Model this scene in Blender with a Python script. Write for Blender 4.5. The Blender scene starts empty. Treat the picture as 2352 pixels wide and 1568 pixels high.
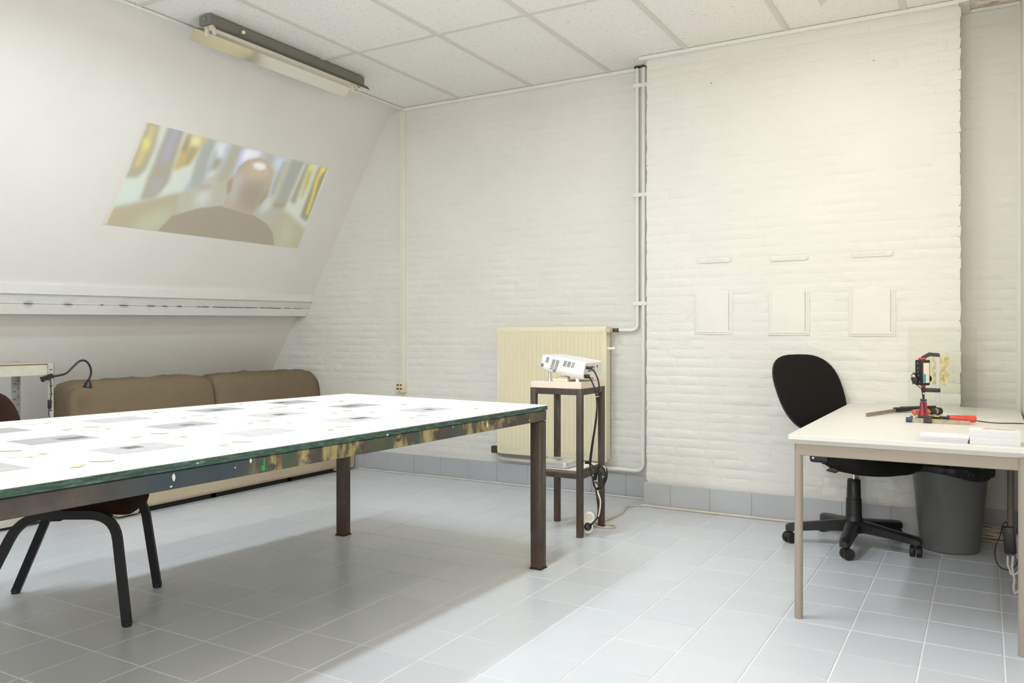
import bpy, bmesh, math, random
import numpy as np
from mathutils import Vector, Matrix

RND = random.Random(11)
sc = bpy.context.scene
col = sc.collection
rad = math.radians

# ------------------------------------------------------------------ camera
F, CX, HY, H, YAW = 1879.0, 1176.0, 767.0, 1.15, rad(30.05)
cam_d = bpy.data.cameras.new('camera')
cam_d.sensor_width = 36.0
cam_d.lens = F / 2352 * 36.0
cam_d.shift_y = (HY - 784.0) / 2352
cam_d.clip_start = 0.02
cam = bpy.data.objects.new('camera', cam_d)
cam.location = (0, 0, H)
cam.rotation_euler = (rad(90), 0, YAW)
col.objects.link(cam)
sc.camera = cam

# ------------------------------------------------------------------ world, exposure
w = bpy.data.worlds.new('world')
sc.world = w
w.use_nodes = True
w.node_tree.nodes['Background'].inputs[0].default_value = (0.75, 0.85, 1.0, 1)
w.node_tree.nodes['Background'].inputs[1].default_value = 0.3
sc.view_settings.view_transform = 'Standard'
sc.view_settings.look = 'None'
sc.view_settings.gamma = 1.0
sc.view_settings.use_curve_mapping = False
sc.view_settings.exposure = 0.14


def area(name, loc, rot, sx, sy, power, color):
    d = bpy.data.lights.new(name, 'AREA')
    d.shape = 'RECTANGLE'
    d.size, d.size_y, d.energy, d.color = sx, sy, power, color
    o = bpy.data.objects.new(name, d)
    o.location, o.rotation_euler = loc, rot
    col.objects.link(o)
    return o


# daylight through the windows behind the camera and by the desk, plus an added side fill
COOL = (0.80, 0.88, 1.0)
WARM = (1.0, 0.86, 0.52)
area('daylight_window_front', (-0.6, -1.56, 1.75), (rad(90), 0, 0), 2.9, 1.4, 94, (1.0, 0.92, 0.80))
area('fill_light_side', (1.66, 0.9, 1.75), (0, rad(90), 0), 1.4, 2.5, 6, (1.0, 0.97, 0.92))  # added fill from the right for the sloped wall, no known source
area('daylight_window_desk', (0.30, 4.05, 1.72), (0, rad(90), 0), 1.5, 0.95, 7, WARM)
TUBE_POWER = {'cool': 24, 'warm': 5}
TUBE_COLOR = {'cool': (0.84, 0.93, 1.0), 'warm': (1.0, 0.94, 0.81)}


# ------------------------------------------------------------------ measuring helpers (camera at (0,0,H), room axes)
FW = Vector((-math.sin(YAW), math.cos(YAW), 0))
RT = Vector((math.cos(YAW), math.sin(YAW), 0))


def ray(u, v):
    return FW + RT * ((u - CX) / F) + Vector((0, 0, (HY - v) / F))


def at_z(u, v, z):
    r = ray(u, v)
    return Vector((0, 0, H)) + r * ((z - H) / r.z)


def at_y(u, v, y):
    r = ray(u, v)
    return Vector((0, 0, H)) + r * (y / r.y)


def at_x(u, v, x):
    r = ray(u, v)
    return Vector((0, 0, H)) + r * (x / r.x)


# ------------------------------------------------------------------ materials
def srgb(r, g, b):
    f = lambda c: (c / 255 / 12.92) if c / 255 <= 0.04045 else ((c / 255 + 0.055) / 1.055) ** 2.4
    return (f(r), f(g), f(b), 1)


class NT:
    def __init__(self, name):
        self.m = bpy.data.materials.new(name)
        self.m.use_nodes = True
        self.t = self.m.node_tree
        self.b = self.t.nodes['Principled BSDF']

    def n(self, typ, **kw):
        nd = self.t.nodes.new(typ)
        for k, v in kw.items():
            setattr(nd, k, v)
        return nd

    def l(self, a, b):
        self.t.links.new(a, b)

    def pos(self, scale=(1, 1, 1), rot=(0, 0, 0)):
        g = self.n('ShaderNodeNewGeometry')
        mp = self.n('ShaderNodeMapping')
        mp.inputs['Scale'].default_value = scale
        mp.inputs['Rotation'].default_value = rot
        self.l(g.outputs['Position'], mp.inputs['Vector'])
        return mp.outputs[0]

    def noise(self, vec, scale, detail=4, rough=0.55):
        nd = self.n('ShaderNodeTexNoise')
        nd.inputs['Scale'].default_value = scale
        nd.inputs['Detail'].default_value = detail
        nd.inputs['Roughness'].default_value = rough
        self.l(vec, nd.inputs['Vector'])
        return nd.outputs['Fac']

    def ramp(self, fac, stops, interp='LINEAR'):
        r = self.n('ShaderNodeValToRGB')
        r.color_ramp.interpolation = interp
        e = r.color_ramp.elements
        while len(e) < len(stops):
            e.new(0.5)
        for el, (p, c) in zip(e, stops):
            el.position = p
            el.color = c if len(c) == 4 else (*c, 1)
        self.l(fac, r.inputs[0])
        return r.outputs[0]

    def mix(self, fac, a, b):
        m = self.n('ShaderNodeMix', data_type='RGBA')
        for sock, v in ((m.inputs[0], fac), (m.inputs[6], a), (m.inputs[7], b)):
            if hasattr(v, 'links') or isinstance(v, bpy.types.NodeSocket):
                self.l(v, sock)
            else:
                sock.default_value = v
        return m.outputs[2]

    def bump(self, h, strength=0.3, dist=0.01, normal=None):
        b = self.n('ShaderNodeBump')
        b.inputs['Strength'].default_value = strength
        b.inputs['Distance'].default_value = dist
        self.l(h, b.inputs['Height'])
        if normal is not None:
            self.l(normal, b.inputs['Normal'])
        return b.outputs[0]


def mat(name, c, rough=0.5, metal=0.0, var=0.06, vscale=6, bump=0.0, bscale=60, bdist=0.004, spec=0.5,
        stretch=(1, 1, 1), coat=0.0):
    k = NT(name)
    b = k.b
    b.inputs['Roughness'].default_value = rough
    b.inputs['Metallic'].default_value = metal
    b.inputs['Specular IOR Level'].default_value = spec
    b.inputs['Coat Weight'].default_value = coat
    p = k.pos(stretch)
    if var > 0:
        f = k.noise(p, vscale, 5)
        lo = tuple(max(0, x * (1 - var)) for x in c[:3]) + (1,)
        hi = tuple(min(1, x * (1 + var)) for x in c[:3]) + (1,)
        k.l(k.ramp(f, [(0.3, lo), (0.7, hi)]), b.inputs['Base Color'])
    else:
        b.inputs['Base Color'].default_value = c
    if bump > 0:
        k.l(k.bump(k.noise(p, bscale, 6), bump, bdist), b.inputs['Normal'])
    return k.m


def m_wallpaint(name, c, b1=0.35, s1=14, b2=0.25, s2=70):
    k = NT(name)
    p = k.pos()
    k.b.inputs['Roughness'].default_value = 0.62
    k.b.inputs['Specular IOR Level'].default_value = 0.3
    f = k.noise(p, 2.2, 4)
    lo = tuple(x * 0.965 for x in c[:3]) + (1,)
    k.l(k.ramp(f, [(0.35, lo), (0.65, c)]), k.b.inputs['Base Color'])
    n1 = k.bump(k.noise(k.pos((1, 1, 2.2)), s1, 5), b1, 0.012)
    n2 = k.bump(k.noise(p, s2, 5), b2, 0.004, n1)
    k.l(n2, k.b.inputs['Normal'])
    return k.m


M = {}
YB, YC, ZC = 5.41, 5.208, 3.01         # back wall, chimney breast front, ceiling
M['brick'] = m_wallpaint('painted_brick', (0.755, 0.745, 0.705, 1), 0.3, 16, 0.22, 75)
M['plaster'] = m_wallpaint('painted_plaster', (0.80, 0.78, 0.74, 1), 0.12, 7, 0.15, 40)
M['roughplaster'] = m_wallpaint('rough_plaster', (0.735, 0.725, 0.69, 1), 0.4, 12, 0.35, 45)
M['relief'] = mat('relief_paint', (0.755, 0.745, 0.705, 1), 0.6, var=0.03, bump=0.1, spec=0.3)
M['trimwhite'] = mat('trim_paint', (0.80, 0.80, 0.77, 1), 0.45, var=0.03, bump=0.05)
M['pipewhite'] = mat('pipe_paint', (0.86, 0.855, 0.82, 1), 0.35, var=0.05)
M['trunking'] = mat('trunking_plastic', (0.74, 0.725, 0.65, 1), 0.4, var=0.03)
M['skirt'] = mat('skirting_paint', (0.46, 0.475, 0.50, 1), 0.35, var=0.05, vscale=3, bump=0.05)
M['grout'] = mat('floor_joint', (0.88, 0.88, 0.90, 1), 0.55, var=0.03)


def m_floor():
    k = NT('painted_floor_tile')
    p = k.pos()
    c1, c2 = (0.60, 0.625, 0.672, 1), (0.635, 0.657, 0.70, 1)
    oi = k.n('ShaderNodeObjectInfo')
    k.l(k.mix(oi.outputs['Random'], c1, c2), k.b.inputs['Base Color'])
    k.b.inputs['Roughness'].default_value = 0.30
    k.b.inputs['Specular IOR Level'].default_value = 0.5
    k.l(k.bump(k.noise(p, 7, 2), 0.05, 0.003), k.b.inputs['Normal'])
    return k.m


M['floor'] = m_floor()


def m_ceiltile(stain=False):
    k = NT('fissured_ceiling_tile' + ('_stained' if stain else ''))
    c = (0.90, 0.88, 0.84, 1)
    k.b.inputs['Roughness'].default_value = 0.85
    k.b.inputs['Specular IOR Level'].default_value = 0.15
    fine = k.noise(k.pos((55, 110, 1)), 1.0, 3, 0.6)
    big = k.noise(k.pos((22, 60, 1)), 1.0, 2, 0.5)
    h = k.ramp(fine, [(0.33, (0, 0, 0)), (0.41, (1, 1, 1))])
    h2 = k.ramp(big, [(0.30, (0, 0, 0)), (0.36, (1, 1, 1))])
    mm = k.mix(0.5, h, h2)
    base = k.mix(mm, (0.50, 0.475, 0.43, 1), c)
    if stain:
        s = k.ramp(k.noise(k.pos((5, 5, 1)), 1.3, 4), [(0.44, (0, 0, 0)), (0.52, (1, 1, 1)), (0.60, (0, 0, 0))])
        g_ = k.n('ShaderNodeNewGeometry')
        di = k.n('ShaderNodeVectorMath', operation='DISTANCE')
        k.l(g_.outputs['Position'], di.inputs[0])
        di.inputs[1].default_value = (0.03, 5.30, ZC)
        near = k.ramp(di.outputs['Value'], [(0.06, (1, 1, 1)), (0.13, (0, 0, 0))])
        mu_ = k.n('ShaderNodeMix', data_type='RGBA', blend_type='MULTIPLY')
        mu_.inputs[0].default_value = 1
        k.l(s, mu_.inputs[6])
        k.l(near, mu_.inputs[7])
        base = k.mix(mu_.outputs[2], base, (0.52, 0.33, 0.10, 1))
    k.l(base, k.b.inputs['Base Color'])
    k.l(k.bump(mm, 0.35, 0.003), k.b.inputs['Normal'])
    return k.m


M['ceil'] = m_ceiltile()
M['ceil_stain'] = m_ceiltile(True)
M['rail'] = mat('ceiling_rail_paint', (0.70, 0.69, 0.63, 1), 0.5, var=0.02)
M['cavity'] = mat('ceiling_void', (0.12, 0.115, 0.10, 1), 0.9, var=0.1)


def m_steel(name, c=(0.105, 0.085, 0.070, 1), rust=True):
    k = NT(name)
    p = k.pos()
    f = k.noise(k.pos((1, 1, 0.25)), 14, 6, 0.65)
    base = k.ramp(f, [(0.28, tuple(x * 0.6 for x in c[:3])), (0.55, c), (0.8, tuple(min(1, x * 1.9) for x in c[:3]))])
    if rust:
        g = k.n('ShaderNodeNewGeometry')
        s = k.n('ShaderNodeSeparateXYZ')
        k.l(g.outputs['Position'], s.inputs[0])
        low = k.ramp(s.outputs['Z'], [(0.0, (0.8, 0.8, 0.8)), (0.16, (0, 0, 0))])
        nf = k.ramp(k.noise(p, 20, 5), [(0.40, (0, 0, 0)), (0.65, (1, 1, 1))])
        m = k.n('ShaderNodeMix', data_type='RGBA', blend_type='MULTIPLY')
        m.inputs[0].default_value = 1
        k.l(low, m.inputs[6])
        k.l(nf, m.inputs[7])
        base = k.mix(m.outputs[2], base, (0.17, 0.075, 0.03, 1))
    k.l(base, k.b.inputs['Base Color'])
    k.b.inputs['Metallic'].default_value = 0.55
    k.l(k.ramp(f, [(0.3, (0.62,) * 3), (0.7, (0.38,) * 3)]), k.b.inputs['Roughness'])
    k.l(k.bump(k.noise(p, 80, 4), 0.12, 0.002), k.b.inputs['Normal'])
    return k.m


M['steel'] = m_steel('raw_dark_steel')


def m_paintrail():
    k = NT('paint_smeared_steel')
    st = k.pos((3.0, 3.0, 9))
    p = k.pos()
    big = k.noise(k.pos((1, 1.6, 1.2)), 1.7, 4)
    steel = k.ramp(k.noise(p, 12, 6), [(0.3, (0.045, 0.040, 0.037)), (0.7, (0.105, 0.088, 0.076))])
    smear = k.noise(k.pos((6, 9, 3.0), (0, 0, 0)), 1.5, 6, 0.6)
    smearc = k.ramp(smear, [(0.30, (0.055, 0.09, 0.11)), (0.42, (0.05, 0.10, 0.07)), (0.50, (0.11, 0.085, 0.05)),
                            (0.56, (0.33, 0.28, 0.12)), (0.66, (0.42, 0.37, 0.19)), (0.80, (0.11, 0.09, 0.06))])
    # smeared only along the middle of the rail, bare steel towards both ends
    g = k.n('ShaderNodeNewGeometry')
    s = k.n('ShaderNodeSeparateXYZ')
    k.l(g.outputs['Position'], s.inputs[0])
    mr = k.n('ShaderNodeMapRange')
    mr.inputs[1].default_value, mr.inputs[2].default_value = 1.0, 3.6
    k.l(s.outputs['Y'], mr.inputs[0])
    zone = k.ramp(mr.outputs[0], [(0.26, (0, 0, 0)), (0.31, (0.95, 0.95, 0.95)), (0.78, (1, 1, 1)), (0.95, (0.1, 0.1, 0.1))])
    patch = k.ramp(k.noise(k.pos((2, 4, 6)), 2.0, 5), [(0.40, (0, 0, 0)), (0.47, (1, 1, 1))])
    mu = k.n('ShaderNodeMix', data_type='RGBA', blend_type='MULTIPLY')
    mu.inputs[0].default_value = 1
    k.l(zone, mu.inputs[6])
    k.l(patch, mu.inputs[7])
    base = k.mix(mu.outputs[2], steel, smearc)
    blue = k.ramp(mr.outputs[0], [(0.08, (0, 0, 0)), (0.17, (0.8, 0.8, 0.8)), (0.26, (0.8, 0.8, 0.8)), (0.31, (0, 0, 0))])
    base = k.mix(blue, base, (0.035, 0.06, 0.085, 1))
    spots = k.ramp(k.noise(p, 30, 2, 0.3), [(0.79, (0, 0, 0)), (0.80, (1, 1, 1))])
    base = k.mix(spots, base, (0.75, 0.75, 0.72, 1))
    k.l(base, k.b.inputs['Base Color'])
    k.b.inputs['Roughness'].default_value = 0.5
    k.b.inputs['Metallic'].default_value = 0.15
    k.l(k.bump(smear, 0.25, 0.003), k.b.inputs['Normal'])
    return k.m


M['paintrail'] = m_paintrail()


def m_greenedge():
    k = NT('green_painted_board_edge')
    p = k.pos((1, 1, 1))
    f = k.noise(k.pos((4, 4, 30)), 5, 6, 0.7)
    base = k.ramp(f, [(0.33, (0.015, 0.03, 0.025)), (0.48, (0.03, 0.075, 0.06)), (0.62, (0.075, 0.15, 0.12)), (0.72, (0.4, 0.47, 0.43))])
    sp = k.ramp(k.noise(p, 26, 2, 0.3), [(0.76, (0, 0, 0)), (0.78, (1, 1, 1))])
    base = k.mix(sp, base, (0.7, 0.7, 0.66, 1))
    k.l(base, k.b.inputs['Base Color'])
    k.b.inputs['Roughness'].default_value = 0.6
    k.l(k.bump(f, 0.5, 0.004), k.b.inputs['Normal'])
    return k.m


M['greenedge'] = m_greenedge()
M['tabletop'] = mat('white_board_surface', (0.86, 0.86, 0.845, 1), 0.42, var=0.02, vscale=3)
M['paper'] = mat('white_paper', (0.80, 0.80, 0.82, 1), 0.7, var=0.01, spec=0.2)
M['tape'] = mat('cream_masking_tape', (0.60, 0.52, 0.36, 1), 0.6, var=0.04)


def m_print(name, lo, hi, sc_, stretch=(1, 1, 1)):
    k = NT(name)
    f = k.noise(k.pos(stretch), sc_, 6, 0.65)
    k.l(k.ramp(f, [(0.3, (lo, lo * 0.985, lo * 0.98)), (0.7, (hi, hi * 0.99, hi * 0.99))]), k.b.inputs['Base Color'])
    k.b.inputs['Roughness'].default_value = 0.6
    return k.m


M['print_a'] = m_print('grey_photo_print', 0.28, 0.38, 10, (1, 4, 1))
M['print_b'] = m_print('pale_photo_print', 0.37, 0.46, 16, (2, 1, 1))
M['print_dark'] = m_print('dark_print_area', 0.08, 0.17, 18)

M['sofa'] = mat('sofa_fabric', srgb(120, 107, 86), 0.85, var=0.03, vscale=9, bump=0.35, bscale=9, bdist=0.03, spec=0.2)
M['sofa_base'] = mat('sofa_base_fabric', srgb(190, 176, 150), 0.8, var=0.05, vscale=4, bump=0.08, bscale=20, spec=0.25)
M['blackgap'] = mat('black_gap_shade', (0.012, 0.011, 0.010, 1), 0.8, var=0)  # black standing in for shade in the gap under the sofa
M['galv'] = mat('galvanised_steel', (0.50, 0.51, 0.50, 1), 0.42, 0.8, var=0.18, vscale=18)
M['shelfpaint'] = mat('shelf_beam_coat', (0.58, 0.57, 0.48, 1), 0.45, 0.25, var=0.12, vscale=9)
M['postgrey'] = mat('dull_zinc_post', (0.46, 0.455, 0.41, 1), 0.5, 0.2, var=0.08, vscale=14)
M['hardboard'] = mat('hardboard_shelf', (0.20, 0.12, 0.07, 1), 0.75, var=0.12)
M['hole'] = mat('punched_hole', (0.05, 0.05, 0.05, 1), 0.8, var=0)
M['black'] = mat('black_plastic', (0.012, 0.012, 0.013, 1), 0.42, var=0.1)
M['blackmatte'] = mat('black_rubber', (0.014, 0.014, 0.015, 1), 0.6, var=0.1)
M['blackmetal'] = mat('black_painted_tube', (0.010, 0.011, 0.014, 1), 0.5, 0.0, var=0.25, vscale=30, spec=0.3)
M['brownfab'] = mat('brown_velour', (0.028, 0.012, 0.008, 1), 0.95, var=0.12, vscale=25, bump=0.2, bscale=220, spec=0.15)
M['blackfab'] = mat('black_wool_fabric', (0.012, 0.011, 0.0105, 1), 0.95, var=0.2, vscale=120, bump=0.2, bscale=320, spec=0.15)
M['fixture'] = mat('grey_enamel', (0.20, 0.20, 0.175, 1), 0.45, 0.2, var=0.05)
M['wingback'] = mat('reflector_back', (0.13, 0.11, 0.092, 1), 0.6, 0.0, var=0.05)
M['fixture_end'] = mat('grey_end_cap', (0.20, 0.215, 0.22, 1), 0.45, 0.2, var=0.08)
M['reflector'] = mat('polished_reflector', (0.80, 0.77, 0.70, 1), 0.10, 1.0, var=0.05, vscale=4, stretch=(1, 0.3, 1))
M['lampholder'] = mat('yellowed_lampholder', (0.70, 0.67, 0.56, 1), 0.5, var=0.04)
M['cream'] = mat('cream_radiator_enamel', srgb(230, 223, 194), 0.35, var=0.03, vscale=2)
M['bakelite'] = mat('socket_box_cream', srgb(226, 212, 172), 0.45, var=0.03)
M['brass'] = mat('dark_brass_valve', (0.12, 0.09, 0.055, 1), 0.45, 0.7, var=0.2)
M['valvecap'] = mat('valve_head', (0.62, 0.52, 0.38, 1), 0.5, 0.1, var=0.1)
M['projwhite'] = mat('projector_shell', (0.80, 0.80, 0.80, 1), 0.40, var=0.015)
M['vent'] = mat('vent_slot', (0.045, 0.045, 0.05, 1), 0.6, var=0)
M['alu'] = mat('bead_blasted_aluminium', (0.66, 0.65, 0.63, 1), 0.40, 0.6, var=0.02)
M['silver'] = mat('zinc_bar', (0.40, 0.41, 0.42, 1), 0.45, 0.7, var=0.06, vscale=20)
M['oldsteel'] = mat('worn_steel_bar', (0.36, 0.31, 0.24, 1), 0.5, 0.6, var=0.2, vscale=40)
M['red'] = mat('red_plastic', (0.55, 0.035, 0.025, 1), 0.4, var=0.06)
M['redwood'] = mat('red_lacquered_wood', (0.60, 0.055, 0.030, 1), 0.38, var=0.12, vscale=30)
M['redpale'] = mat('worn_red_handle', (0.55, 0.14, 0.08, 1), 0.45, var=0.25, vscale=40)
M['blue'] = mat('blue_plastic', (0.03, 0.05, 0.13, 1), 0.45, var=0.08)
M['darkcast'] = mat('dark_cast_iron', (0.05, 0.047, 0.04, 1), 0.55, 0.4, var=0.3, vscale=50)
M['yellow'] = mat('yellow_label', (0.62, 0.55, 0.06, 1), 0.5, var=0.1)
M['label'] = mat('device_label', (0.74, 0.70, 0.60, 1), 0.5, var=0.03)
M['cyan'] = mat('cyan_label', (0.02, 0.28, 0.50, 1), 0.5, var=0.03)
M['deskwhite'] = mat('white_laminate', (0.72, 0.705, 0.675, 1), 0.40, var=0.012, vscale=2)
M['taupe'] = mat('taupe_powder_coat', (0.33, 0.29, 0.235, 1), 0.45, var=0.025, vscale=12)
M['bin'] = mat('grey_bin_plastic', (0.15, 0.154, 0.154, 1), 0.30, var=0.03)
M['bag'] = mat('black_bin_bag', (0.010, 0.010, 0.011, 1), 0.25, var=0.1, bump=0.6, bscale=24, bdist=0.02)
M['chrome'] = mat('chromed_steel', (0.65, 0.64, 0.60, 1), 0.22, 1.0, var=0.04)
M['cablewhite'] = mat('white_cable', (0.70, 0.68, 0.60, 1), 0.5, var=0.06)
M['cablebeige'] = mat('beige_cable', (0.60, 0.54, 0.42, 1), 0.55, var=0.08)
M['plugwhite'] = mat('white_socket_plastic', (0.76, 0.75, 0.70, 1), 0.4, var=0.03)
M['orange'] = mat('orange_print', (0.75, 0.22, 0.12, 1), 0.6, var=0.05)
M['greyprint'] = mat('grey_print', (0.42, 0.42, 0.44, 1), 0.6, var=0.03)
M['palegrey'] = mat('pale_grey_cover', (0.74, 0.74, 0.73, 1), 0.6, var=0.03)
M['bookedge'] = mat('booklet_edge', (0.55, 0.54, 0.66, 1), 0.6, var=0.05)
M['chipboard'] = mat('chipboard_edge', (0.22, 0.14, 0.095, 1), 0.8, var=0.5, vscale=120)
M['dirt'] = mat('dark_crack', (0.03, 0.028, 0.025, 1), 0.9, var=0)
M['drip'] = mat('dried_white_paint', (0.72, 0.72, 0.70, 1), 0.5, var=0.03)
M['greendrip'] = mat('dried_green_paint', (0.03, 0.33, 0.07, 1), 0.45, var=0.1)
M['windowframe'] = mat('window_frame_paint', (0.78, 0.78, 0.75, 1), 0.4, var=0.02)


def m_ply():
    k = NT('birch_plywood_edge')
    g = k.n('ShaderNodeNewGeometry')
    s = k.n('ShaderNodeSeparateXYZ')
    k.l(g.outputs['Position'], s.inputs[0])
    wv = k.n('ShaderNodeMath', operation='MULTIPLY')
    wv.inputs[1].default_value = 230
    k.l(s.outputs['Z'], wv.inputs[0])
    nz = k.noise(k.pos((3, 3, 3)), 2.0, 3)
    ad = k.n('ShaderNodeMath', operation='ADD')
    k.l(wv.outputs[0], ad.inputs[0])
    k.l(nz, ad.inputs[1])
    fr = k.n('ShaderNodeMath', operation='FRACT')
    k.l(ad.outputs[0], fr.inputs[0])
    grain = k.noise(k.pos((8, 8, 220)), 1.0, 4)
    stripes = k.ramp(fr.outputs[0], [(0.0, (0.74, 0.62, 0.50)), (0.45, (0.82, 0.72, 0.61)), (0.55, (0.77, 0.63, 0.53)), (0.95, (0.82, 0.73, 0.63))])
    base = k.mix(k.ramp(grain, [(0.66, (0, 0, 0)), (0.72, (0.8, 0.8, 0.8))]), stripes, (0.30, 0.17, 0.12, 1))
    k.l(base, k.b.inputs['Base Color'])
    k.b.inputs['Roughness'].default_value = 0.6
    return k.m


M['ply'] = m_ply()


def m_emit(name, c, s):
    k = NT(name)
    k.b.inputs['Base Color'].default_value = (0.8, 0.8, 0.8, 1)
    k.b.inputs['Emission Color'].default_value = c
    k.b.inputs['Emission Strength'].default_value = s
    return k.m


M['tube_cool'] = m_emit('lit_tube_cool', (0.84, 0.93, 1, 1), 40)
M['tube_warm'] = m_emit('lit_tube_warm', (1, 0.94, 0.81, 1), 8)


def m_glass():
    k = NT('clear_glass')
    t = k.t
    out = [n for n in t.nodes if n.type == 'OUTPUT_MATERIAL'][0]
    tr = k.n('ShaderNodeBsdfTransparent')
    tr.inputs[0].default_value = (0.975, 0.98, 0.955, 1)
    gl = k.n('ShaderNodeBsdfGlossy')
    gl.inputs['Roughness'].default_value = 0.02
    fr = k.n('ShaderNodeFresnel')
    fr.inputs[0].default_value = 1.45
    mx = k.n('ShaderNodeMixShader')
    ge = k.n('ShaderNodeNewGeometry')
    iv = k.n('ShaderNodeMath', operation='SUBTRACT')
    iv.inputs[0].default_value = 1.0
    k.l(ge.outputs['Backfacing'], iv.inputs[1])
    mu = k.n('ShaderNodeMath', operation='MULTIPLY')
    k.l(fr.outputs[0], mu.inputs[0])
    k.l(iv.outputs[0], mu.inputs[1])
    k.l(mu.outputs[0], mx.inputs[0])
    k.l(tr.outputs[0], mx.inputs[1])
    k.l(gl.outputs[0], mx.inputs[2])
    k.l(mx.outputs[0], out.inputs[0])
    return k.m


M['glass'] = m_glass()


def m_gold():
    k = NT('crumpled_gold_leaf')
    p = k.pos()
    f = k.noise(p, 42, 5, 0.6)
    k.l(k.ramp(f, [(0.36, (0.80, 0.64, 0.24)), (0.50, (0.93, 0.80, 0.42)), (0.60, (1.0, 0.97, 0.80))]), k.b.inputs['Base Color'])  # palest tone paints white glints into the leaf's colour
    k.b.inputs['Metallic'].default_value = 0.35
    k.b.inputs['Roughness'].default_value = 0.28
    k.l(k.bump(k.noise(p, 90, 3), 0.5, 0.006), k.b.inputs['Normal'])
    return k.m


M['gold'] = m_gold()


# ------------------------------------------------------------------ mesh building
class MB:
    def __init__(self, Mx=None):
        self.bm = bmesh.new()
        self.Mx = Mx

    def _merge(self, tmp, Mx=None):
        if Mx is not None:
            tmp.transform(Mx)
        me = bpy.data.meshes.new('tmp')
        tmp.to_mesh(me)
        tmp.free()
        self.bm.from_mesh(me)
        bpy.data.meshes.remove(me)
        return self

    def box(self, lo, hi, bevel=0.0, seg=2, Mx=None):
        t = bmesh.new()
        bmesh.ops.create_cube(t, size=1)
        lo, hi = Vector(lo), Vector(hi)
        c, s = (lo + hi) / 2, hi - lo
        for v in t.verts:
            v.co = Vector((c.x + v.co.x * s.x, c.y + v.co.y * s.y, c.z + v.co.z * s.z))
        if bevel > 0:
            bmesh.ops.bevel(t, geom=list(t.edges), offset=min(bevel, min(abs(x) for x in s) * 0.49), segments=seg,
                            profile=0.5, affect='EDGES')
        return self._merge(t, Mx)

    def cbox(self, c, s, bevel=0.0, seg=2, Mx=None):
        c, s = Vector(c), Vector(s)
        return self.box(c - s / 2, c + s / 2, bevel, seg, Mx)

    def prism(self, poly, z0, z1, Mx=None, bevel=0.0, seg=2):
        t = bmesh.new()
        a = [t.verts.new((x, y, z0)) for x, y in poly]
        b = [t.verts.new((x, y, z1)) for x, y in poly]
        n = len(poly)
        t.faces.new(a[::-1])
        top = t.faces.new(b)
        for i in range(n):
            t.faces.new((a[i], a[(i + 1) % n], b[(i + 1) % n], b[i]))
        bmesh.ops.recalc_face_normals(t, faces=t.faces)
        if bevel > 0:
            ed = [e for e in t.edges if len({v.co.z for v in e.verts}) == 1]
            bmesh.ops.bevel(t, geom=ed, offset=bevel, segments=seg, profile=0.5, affect='EDGES')
        return self._merge(t, Mx)

    def quadloft(self, loops, cap=True, Mx=None, closed=True):
        t = bmesh.new()
        L = [[t.verts.new(p) for p in lp] for lp in loops]
        n = len(L[0])
        for a, b in zip(L, L[1:]):
            for i in range(n if closed else n - 1):
                j = (i + 1) % n
                t.faces.new((a[i], a[j], b[j], b[i]))
        if cap and closed:
            t.faces.new(L[0][::-1])
            t.faces.new(L[-1])
        bmesh.ops.recalc_face_normals(t, faces=t.faces)
        return self._merge(t, Mx)

    def sweep(self, pts, prof, up=None, cap=True, closed=False, scales=None):
        pts = [Vector(p) for p in pts]
        n = len(pts)
        loops = []
        prev = None
        for i, p in enumerate(pts):
            if closed:
                d = (pts[(i + 1) % n] - pts[i - 1]).normalized()
            else:
                d = (pts[min(i + 1, n - 1)] - pts[max(i - 1, 0)]).normalized()
            if prev is None:
                u = Vector(up) if up is not None else (Vector((0, 0, 1)) if abs(d.z) < 0.9 else Vector((1, 0, 0)))
                a = (u - d * u.dot(d)).normalized()
            else:
                a = (prev - d * prev.dot(d))
                a = a.normalized() if a.length > 1e-6 else prev
            prev = a
            b = d.cross(a)
            s = scales[i] if scales else 1.0
            loops.append([p + a * (y * s) + b * (x * s) for x, y in prof])
        if closed:
            loops.append(loops[0])
            return self.quadloft(loops, False)
        return self.quadloft(loops, cap)

    def tube(self, pts, r, n=8, cap=True, closed=False, smooth=0, up=None, scales=None):
        if smooth:
            pts = spline(pts, smooth, closed)
        prof = [(math.cos(2 * math.pi * i / n) * r, math.sin(2 * math.pi * i / n) * r) for i in range(n)]
        return self.sweep(pts, prof, up, cap, closed, scales)

    def cyl(self, a, b, r, n=16, r2=None):
        prof = [(math.cos(2 * math.pi * i / n) * r, math.sin(2 * math.pi * i / n) * r) for i in range(n)]
        return self.sweep([a, b], prof, scales=[1, (r2 / r) if r2 is not None else 1])

    def lathe(self, prof, n=24, Mx=None, cap=True):
        loops = [[(r * math.cos(2 * math.pi * i / n), r * math.sin(2 * math.pi * i / n), z) for i in range(n)] for r, z in prof]
        return self.quadloft(loops, cap, Mx)

    def quad(self, *pts):
        vs = [self.bm.verts.new(p) for p in pts]
        self.bm.faces.new(vs)
        return self

    def grid(self, fn, nu, nv, thick=None, Mx=None):
        t = bmesh.new()
        V = [[t.verts.new(fn(i / nu, j / nv)) for j in range(nv + 1)] for i in range(nu + 1)]
        for i in range(nu):
            for j in range(nv):
                t.faces.new((V[i][j], V[i + 1][j], V[i + 1][j + 1], V[i][j + 1]))
        bmesh.ops.recalc_face_normals(t, faces=t.faces)
        if thick:
            bmesh.ops.solidify(t, geom=list(t.faces), thickness=thick)
        return self._merge(t, Mx)

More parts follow.
